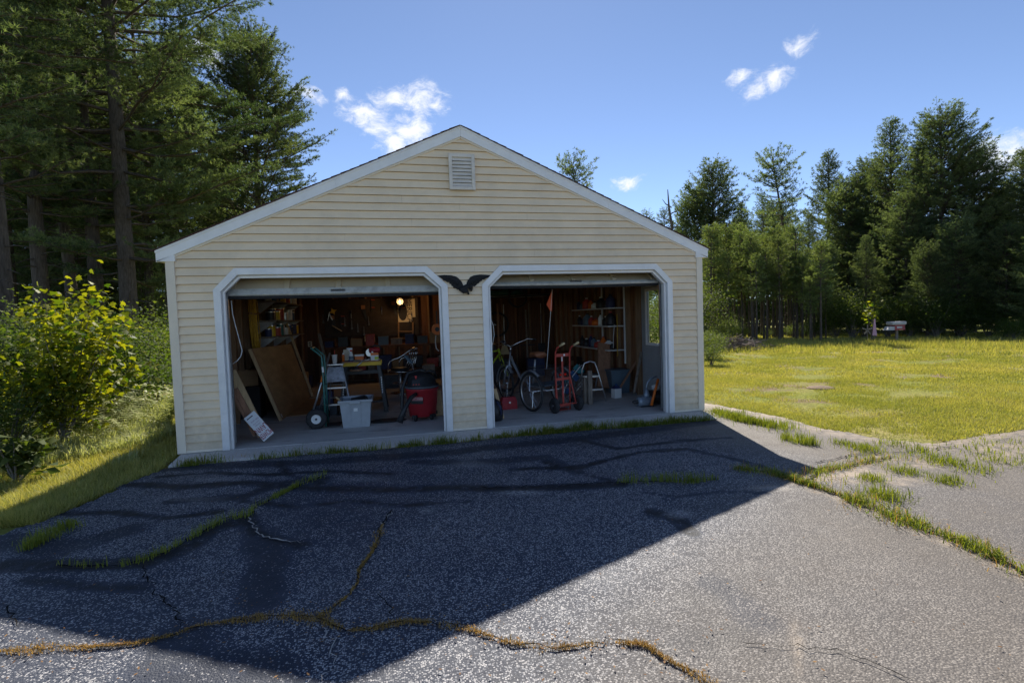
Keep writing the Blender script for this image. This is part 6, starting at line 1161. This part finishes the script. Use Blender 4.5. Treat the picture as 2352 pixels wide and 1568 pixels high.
for dy in (0, .12): MB().tube([(-.22, dy, .06), (-.12, dy, .30), (.12, dy, .58), (.18, dy, .62)], .011, 6).build('frame_tube', alu, lw_, smooth=True); MB().tube([(-.10, dy, .02), (.24, dy, .34)], .011, 6).build('frame_tube', alu, lw_)
for i in range(4): f = i*.13; MB().bar((-.18+.09*i, .06, .16+.11*i), (-.10+.09*i, .06, .24+.11*i), .20, .008, (0, -1, 0)).build('webbing', [bluef, teal][i % 2], lw_)
leaner((1388, 789, 2.5), (1386, 890, 2.2), .26, .04, lum2, 'wide brown board leaning behind the step stool', up=(0, -1, .1))
bt_ = Y(1421, 904, 2.15); bl_t = thing('blue_tote', 'tall slate-blue tote in the back of the right bay', 'tote', (bt_[0], 2.2, 0)); MB().hexa([(-.17, -.15, 0), (.17, -.15, 0), (.17, .15, 0), (-.17, .15, 0), (-.20, -.18, .42), (.20, -.18, .42), (.20, .18, .42), (-.20, .18, .42)]).build('tub', bluet, bl_t); MB().box(-.215, .215, -.195, .195, .421, .455).build('lid', bluet, bl_t, bevel=.006); MB().box(-.004, .004, -.19, -.165, .02, .41).build('rib', bluet, bl_t)
jg = Y(1416, 914, 1.62); item('plastic_jug', 'white plastic jug with a blue cap on the floor of the right bay', 'jug', jg[0], 1.62, 0, [('jug', MB().box(-.075, .075, -.055, .055, 0, .17), wht, False), ('shoulder', MB().hexa([(-.075, -.055, .171), (.075, -.055, .171), (.075, .055, .171), (-.075, .055, .171), (-.03, -.03, .22), (.03, -.03, .22), (.03, .03, .22), (-.03, .03, .22)]), navy, False), ('cap', MB().lathe([(.022, .22), (.022, .25)], 12), bluef, False)], .2)
leaner((1464, 826, 2.0), (1424, 890, 1.7), .035, .03, lum2, 'brown wooden handle slanting across the blue tote', 'wooden_pole', 'pole')
leaner((1473, 808, 1.72), (1456, 902, 1.55), .045, .02, oldw, 'pale batten leaning beside the side door', 'batten', 'batten')
# well pump
pu = Y(1484, 922, .60); pm_ = thing('well_pump', 'grey electric pump with a curved pipe beside the right jamb', 'pump', (pu[0], .62, 0)); galv2 = mat('pump_grey', (.26, .31, .37), .4, metal=.3, var=.2, dirt=.3)
MB().lathe([(.03, -.14), (.075, -.13), (.08, -.09), (.08, .10), (.05, .12)], 20, Matrix.Translation((0, 0, .085)) @ Matrix.Rotation(1.57, 4, 'Y')).build('motor', galv2, pm_, smooth=True); MB().lathe([(.05, 0), (.055, .04), (.04, .07), (.03, .13)], 14, Matrix.Translation((.02, 0, .15))).build('outlet', galv2, pm_, smooth=True); MB().tube([(.02, 0, .26), (.02, 0, .33), (.05, 0, .40), (.10, 0, .45), (.20, 0, .48)], .015, 8).build('pipe', galv2, pm_, smooth=True); MB().box(-.10, .12, -.06, .06, 0, .015).build('base', dark, pm_); MB().lathe([(.035, 0), (.03, .05), (.015, .09)], 12, axis_M((-.14, 0, .085), (-1, 0, 0))).build('shaft_end', dark, pm_)
A, B = YY((1512, 870, .52), (1496, 931, .46)); B.z = max(B.z, .02); one(MB().tube([A, B], .022, 10), 'orange_tube', orange, 'orange tube standing against the right jamb', 'tube', smooth=True)
en = Y(1510, 915, .70); item('small_engine', 'dark small engine tucked behind the orange tube', 'engine', en[0]+.03, .80, 0, [('block', MB().box(-.09, .09, -.09, .09, .0, .22), dark, False), ('tank', MB().lathe([(.03, 0), (.07, .02), (.07, .08), (.03, .10)], 14, Matrix.Translation((0, 0, .22))), wht, True), ('shroud', MB().lathe([(.08, 0), (.08, .04), (.03, .06)], 16, axis_M((0, -.09, .12), (0, -1, 0))), black, False)])
# shelves on the right wall with their load
rsh = thing('wall_shelves', 'white-edged shelves of bottles and bags on the right wall', 'shelves', (6.85, 3.0, .9)); RZ = [Y(1449, 807, -50)[2]*0+X(1449, v, 6.9)[2] for v in (806, 748, 704)]
for z_ in RZ:
    MB().box(6.66, 7.005, 2.25, 4.3, z_-.02, z_+.0).build('shelf', white2, rsh, world=True)
for yy in (2.22, 3.3): MB().bar((6.99, yy, .55), (6.99, yy, 2.2), .03, .02).build('standard', white2, rsh, world=True)
k = 0
for zi, z_ in enumerate(RZ):
    yv = 2.38
    while yv < 4.2:
        m, cn = [(black, 'black'), (navy, 'dark blue'), (redp, 'red'), (wht, 'white'), (dark, 'dark grey'), (bluet, 'slate'), (orange, 'orange')][(k*3+zi) % 7]; r = .05+.06*((k*.61) % 1); hh = .12+.14*((k*.37) % 1); pl = ('lowest', 'middle', 'top')[zi]; pos = ('nearest the door', 'second from the door', 'third from the door', 'fourth from the door', 'fifth from the door', 'sixth from the door', 'seventh from the door', 'eighth from the door')[min(7, int((yv-2.38)/.25))]
        item('bottle' if k % 2 else 'storage_bag', f'{cn} {"bottle" if k % 2 else "bag"} on the {pl} right-wall shelf, {pos}', 'bottle' if k % 2 else 'bag', 6.82, yv+r, z_+.001, [('body', MB().lathe([(r*.9, 0), (r, .02), (r*.95, hh*.7), (r*.45, hh*.9), (r*.3, hh)], 12), m, True), ('cap', MB().lathe([(r*.32, hh), (r*.3, hh+.025)], 10), [wht, black, redp][k % 3], False)]); yv += 2*r+.04+.1*((k*.77) % 1); k += 1
one(MB().tube([T3(X(1415+du, v, 6.70)) for du, v in ((2, 722), (3, 760), (3, 800), (4, 815), (2, 818))], .008, 6), 'hanging_cord', yrope, 'orange cord hanging down past the right-wall shelves', 'cord', smooth=True)
one(MB().tube([T3(X(1409+du, v, 6.70)) for du, v in ((2, 745), (0, 775), (0, 800))], .006, 6), 'hanging_cord', wht, 'pale cord hanging left of the orange one', 'cord', smooth=True)
# long tools and racks on the back wall of the right bay
rk = thing('overhead_rack', 'dark rack of poles slung under the ceiling of the right bay', 'rack', (5.2, 6.2, 2.05))
for i in range(6): MB().tube([(4.1+.02*i, 5.6+.2*i, 2.02+.03*(i % 3)), (6.6, 5.7+.18*i, 2.08+.02*(i % 2))], .016, 6).build('pole', [dark, alu, oldw][i % 3], rk, world=True)
for xx in (4.5, 6.2): MB().box(xx, xx+.05, 5.5, 6.9, 1.95, 2.0).build('support', brownb, rk, world=True)
TN = ['shovel', 'rake', 'hoe', 'shovel', 'broom', 'rake', 'hoe', 'shovel']
for i in range(8):
    x = 4.15+.36*i; t = thing(TN[i], f'long-handled {TN[i]} hanging on the back wall of the right bay, {("first", "second", "third", "fourth", "fifth", "sixth", "seventh", "last")[i]} from the left', TN[i], (x, 6.94, .55), group='long tools on the back wall'); MB().tube([(0, 0, .2), (.01, 0, 1.35)], .014, 6).build('handle', [oldw, alu, lum2][i % 3], t)
    if TN[i] == 'shovel': MB().prism([(-.10, .22), (-.11, .08), (-.07, -.02), (0, -.08), (.07, -.02), (.11, .08), (.10, .22)], .006, plane_M((0, -.01, 0), (1, 0, 0), (0, 0, 1))).build('blade', dark, t)
    elif TN[i] == 'broom': MB().hexa([(-.14, -.04, -.05), (.14, -.04, -.05), (.14, .04, -.05), (-.14, .04, -.05), (-.06, -.02, .2), (.06, -.02, .2), (.06, .02, .2), (-.06, .02, .2)]).build('bristles', tan_, t)
    else:
        MB().box(-.16, .16, -.012, .012, .17, .2).build('head', dark, t)
        if TN[i] == 'rake':
            for j in range(9): MB().bar((-.15+.0375*j, 0, .17), (-.15+.0375*j, -.03, .08), .006, .006).build('tine', dark, t)
hwr = bpy.data.objects.new('x', None); bpy.data.objects.remove(hwr)
hw_ = thing('spare_wheel', 'spare bicycle wheel hanging on the back wall of the right bay', 'wheel', (5.35, 6.75, 1.35)); spoked(hw_, (0, 0, 0), (0, 1, 0), .33, .018, dark, 'tyre')
gas = item('fuel_can', 'dull red can on the high rack at the left of the right bay', 'can', 4.4, 6.3, 2.001, [('can', MB().box(-.14, .14, -.10, .10, 0, .20), redp, False), ('spout', MB().tube([(.08, 0, .2), (.13, 0, .27)], .02, 8), black, False)])
# --- out on the lawn ----------------------------------------------------
# brush pile
bp0 = far(1692, 21.5); rg = np.random.default_rng(71); bpt = thing('brush_pile', 'grey-brown pile of cut branches at the edge of the lawn', 'brush pile', (bp0[0], bp0[1], float(hground(*bp0)))); bwm = mat('brush_wood', (.20, .16, .14), .95, var=.4); bmes = []
for q_ in range(4): o = MB().tube([(-.5, 0, 0), (-.15, rg.normal(0, .06), rg.normal(0, .06)), (.2, rg.normal(0, .06), rg.normal(0, .06)), (.5, 0, 0)], [.022, .018, .014, .006], 4).build('branch', bwm, bpt); bmes.append(o)
for i in range(170):
    a = rg.uniform(0, 6.28); r = abs(rg.normal(0, .62)); o = bmes[i] if i < 4 else bmes[i % 4].copy()
    if i >= 4: COL.objects.link(o)
    o.location = (r*math.cos(a)*1.5, r*math.sin(a)*.8, max(.04, .55-.32*r)*rg.uniform(.1, 1)); o.rotation_euler = (rg.uniform(0, 6.28), rg.normal(0, .3), rg.uniform(0, 6.28)); o.scale = (rg.uniform(.45, 1.0),)*3
# yellow sapling, pinwheel board and mailbox-like birdhouse at the back of the lawn
sp0 = far(2003, 27.0); ysap = shrub('young_sapling', 45, 2.0, .75, 110, .20, leaf_y, 5); put(ysap, sp0, .2, 1.0, 'small yellow-leaved sapling at the back of the lawn', 'sapling')
pk = far(2009, 26.0); pkt = thing('lawn_ornament', 'pink and white upright ornament beside the yellow sapling', 'ornament', (pk[0], pk[1], -.05), math.atan2(ROT[1, 0], ROT[0, 0])); MB().hexa([(-.09, -.01, .32), (.09, -.01, .28), (.09, .01, .28), (-.09, .01, .32), (-.02, -.01, 1.0), (.02, -.01, 1.0), (.02, .01, 1.0), (-.02, .01, 1.0)]).build('blade', mat('pink_white', (.52, .30, .40), .7), pkt); MB().tube([(0, 0, 0), (0, 0, .35)], .015, 6).build('stake', oldw, pkt)
for i in range(5): a = i*1.256+.3; MB().bar((-.30, 0, .55), (-.30+.22*math.cos(a), 0, .55+.22*math.sin(a)), 0.05, .01, (0, -1, 0)).build('petal', oldw, pkt)
MB().tube([(-.30, .01, 0), (-.30, .01, .55)], .012, 6).build('stake', oldw, pkt)
bh = far(2055, 26.5); wht_d = mat('faded_white', (.46, .45, .46), .7, var=.15); red_d = mat('faded_red', (.34, .08, .09), .7, var=.2)
zb_ = hat(752, 26.5, 2055); bht = thing('birdhouse', 'white and red truck-shaped birdhouse on a post at the back of the lawn', 'birdhouse', (bh[0], bh[1], -.05), math.atan2(ROT[1, 0], ROT[0, 0])); MB().bar((.08, 0, 0), (.08, 0, zb_-.05), .08, .08).build('post', oldw, bht)
MB().hexa([(-.42, -.14, zb_-.05), (-.10, -.14, zb_-.05), (-.10, .14, zb_-.05), (-.42, .14, zb_-.05), (-.30, -.13, zb_+.10), (-.10, -.13, zb_+.10), (-.10, .13, zb_+.10), (-.30, .13, zb_+.10)]).build('bonnet', wht_d, bht); MB().box(-.099, .32, -.15, .15, zb_-.05, zb_+.16).build('cabin', red_d, bht); MB().box(-.02, .2, -.152, -.1505, zb_+.02, zb_+.10).build('window', wht_d, bht); MB().box(-.24, .36, -.19, .19, zb_+.165, zb_+.30).build('roof', wht_d, bht, bevel=.03)
md = G(1885, 891, -.05); one(MB().lathe([(.28, 0), (.22, .03), (.08, .055), (.02, .06)], 16, Matrix.Translation((md[0], md[1], float(hground(md[0], md[1]))-.01))), 'dirt_mound', mat('bare_dirt', (.20, .145, .095), .95, var=.35, scale=20, bump=.6), 'small bare dirt mound in the lawn', 'mound', smooth=True)

# --- more odds and ends standing about in the dim back of both bays
rg = np.random.default_rng(123)
ORD = ('first', 'second', 'third', 'fourth', 'fifth', 'sixth', 'seventh', 'eighth', 'ninth', 'tenth', 'eleventh', 'twelfth', 'thirteenth', 'last')
for i in range(12):
    x = 1.15+.30*i; m, cn = [(dark, 'dark'), (card, 'brown'), (navy, 'blue'), (oldw, 'grey wooden'), (redp, 'dull red'), (black, 'black')][(i*5) % 6]; w_, h_ = .10+.04*rg.uniform(), .16+.2*rg.uniform()
    item('storage_bin', f'{cn} bin on the low shelf of the back workbench, {ORD[i]} from the left', 'bin', x, 6.58, .3105, [('tub', MB().hexa([(-w_, -.13, 0), (w_, -.13, 0), (w_, .13, 0), (-w_, .13, 0), (-w_-.02, -.15, h_), (w_+.02, -.15, h_), (w_+.02, .15, h_), (-w_-.02, .15, h_)]), m, False), ('rim', MB().box(-w_-.026, w_+.026, -.156, .156, h_+.0005, h_+.02), m, False)])
for i in range(9):
    x = 1.0+.26*i; z0_ = 1.55+.45*rg.uniform(); p = thing('hand_saw' if i % 3 == 0 else ('clamp' if i % 3 == 1 else 'screwdriver'), f'dim {("saw", "clamp", "screwdriver")[i % 3]} on the pegboard, {ORD[i]} of the dim tools from the left', 'hand tool', (x, 6.972, z0_))
    if i % 3 == 0: MB().prism([(0, .0), (.32, .02), (.32, .05), (0, .11)], .003, plane_M((0, 0, 0), (.3, 0, -1), (1, 0, .3))).build('blade', dark, p); MB().cbox((.05, 0, .05), (.10, .02, .10)).build('handle', lum2, p)
    elif i % 3 == 1: MB().bar((0, 0, -.16), (0, 0, .16), .02, .008).build('bar', dark, p); MB().bar((0, 0, .15), (.09, 0, .15), .02, .02).bar((0, 0, -.05), (.09, 0, -.05), .02, .02).build('jaw', redp, p)
    else: MB().tube([(0, 0, -.12), (0, 0, .0)], .005, 6).build('shank', alu, p); MB().tube([(0, 0, .0), (0, 0, .09)], .014, 8).build('handle', [redp, yel, navy][i % 3], p)
for i, (u, v, y, w_, h_, m, cn) in enumerate([(690, 900, 5.6, .16, .42, card, 'tall brown carton behind the plywood panel'), (702, 880, 6.0, .14, .30, navy, 'dark blue carton by the back-left corner'), (900, 880, 5.2, .18, .30, dark, 'dark crate behind the swivel stool'), (960, 882, 5.4, .20, .36, black, 'black crate at the right of the left bay'), (985, 875, 5.0, .14, .5, oldw, 'grey wooden crate by the centre pier'), (1150, 860, 5.5, .2, .5, dark, 'dark crate at the left of the right bay'), (1230, 860, 5.8, .22, .45, navy, 'blue crate behind the tricycle saddle'), (1300, 858, 5.6, .2, .6, brownb, 'tall brown crate behind the red hand truck'), (1345, 862, 4.8, .16, .5, dark, 'dark crate right of the tall brown crate')]):
    p = G(u, v, 0); x = Y(u, v, y)[0]; item('crate', cn, 'crate', x, y, 0, [('box', MB().box(-w_, w_, -.16, .16, 0, h_), m, False), ('slat', MB().box(-w_-.004, w_+.004, -.172, -.161, h_*.2, h_*.4), m, False), ('slat', MB().box(-w_-.004, w_+.004, -.172, -.161, h_*.6, h_*.8), m, False)], .1*((i % 3)-1))
for i, (u, y) in enumerate([(1128, 6.7), (1142, 6.6), (1190, 6.8), (1207, 6.75), (1290, 6.8), (1305, 6.7), (1322, 6.6)]):
    A = Y(u, 690+7*i, y+.15); B = Y(u+6, 850, y-.25); one(MB().bar((A[0], A[1], A[2]), (B[0], B[1], .01), .03+.02*(i % 2), .025, (0, -1, 0)), 'plank', [oldw, lum2, brownb][i % 3], f'dim plank leaning on the back wall of the right bay, {ORD[i]} from the left', 'plank')
cm_ = thing('ceiling_coil', 'dark hose coil hung high in the middle of the right bay', 'hose', (5.6, 5.2, 2.0))
for i in range(3): MB().tube([(.22*math.cos(a), .04*i, .22*math.sin(a)) for a in np.linspace(0, 6.28, 22)[:-1]], .018, 6, close=True).build('loop', black, cm_, smooth=True)
tb = item('tarp_bundle', 'rolled green tarp on the high rack of the right bay', 'tarp', 5.6, 6.2, 2.06, [('roll', MB().lathe([(.02, -.5), (.09, -.48), (.11, 0), (.09, .48), (.02, .5)], 12, Matrix.Translation((0, 0, .1)) @ Matrix.Rotation(1.57, 4, 'Y')), greenp, True), ('strap', MB().lathe([(.112, -.03), (.112, .03)], 12, Matrix.Translation((0, 0, .1)) @ Matrix.Rotation(1.57, 4, 'Y')), black, False)])
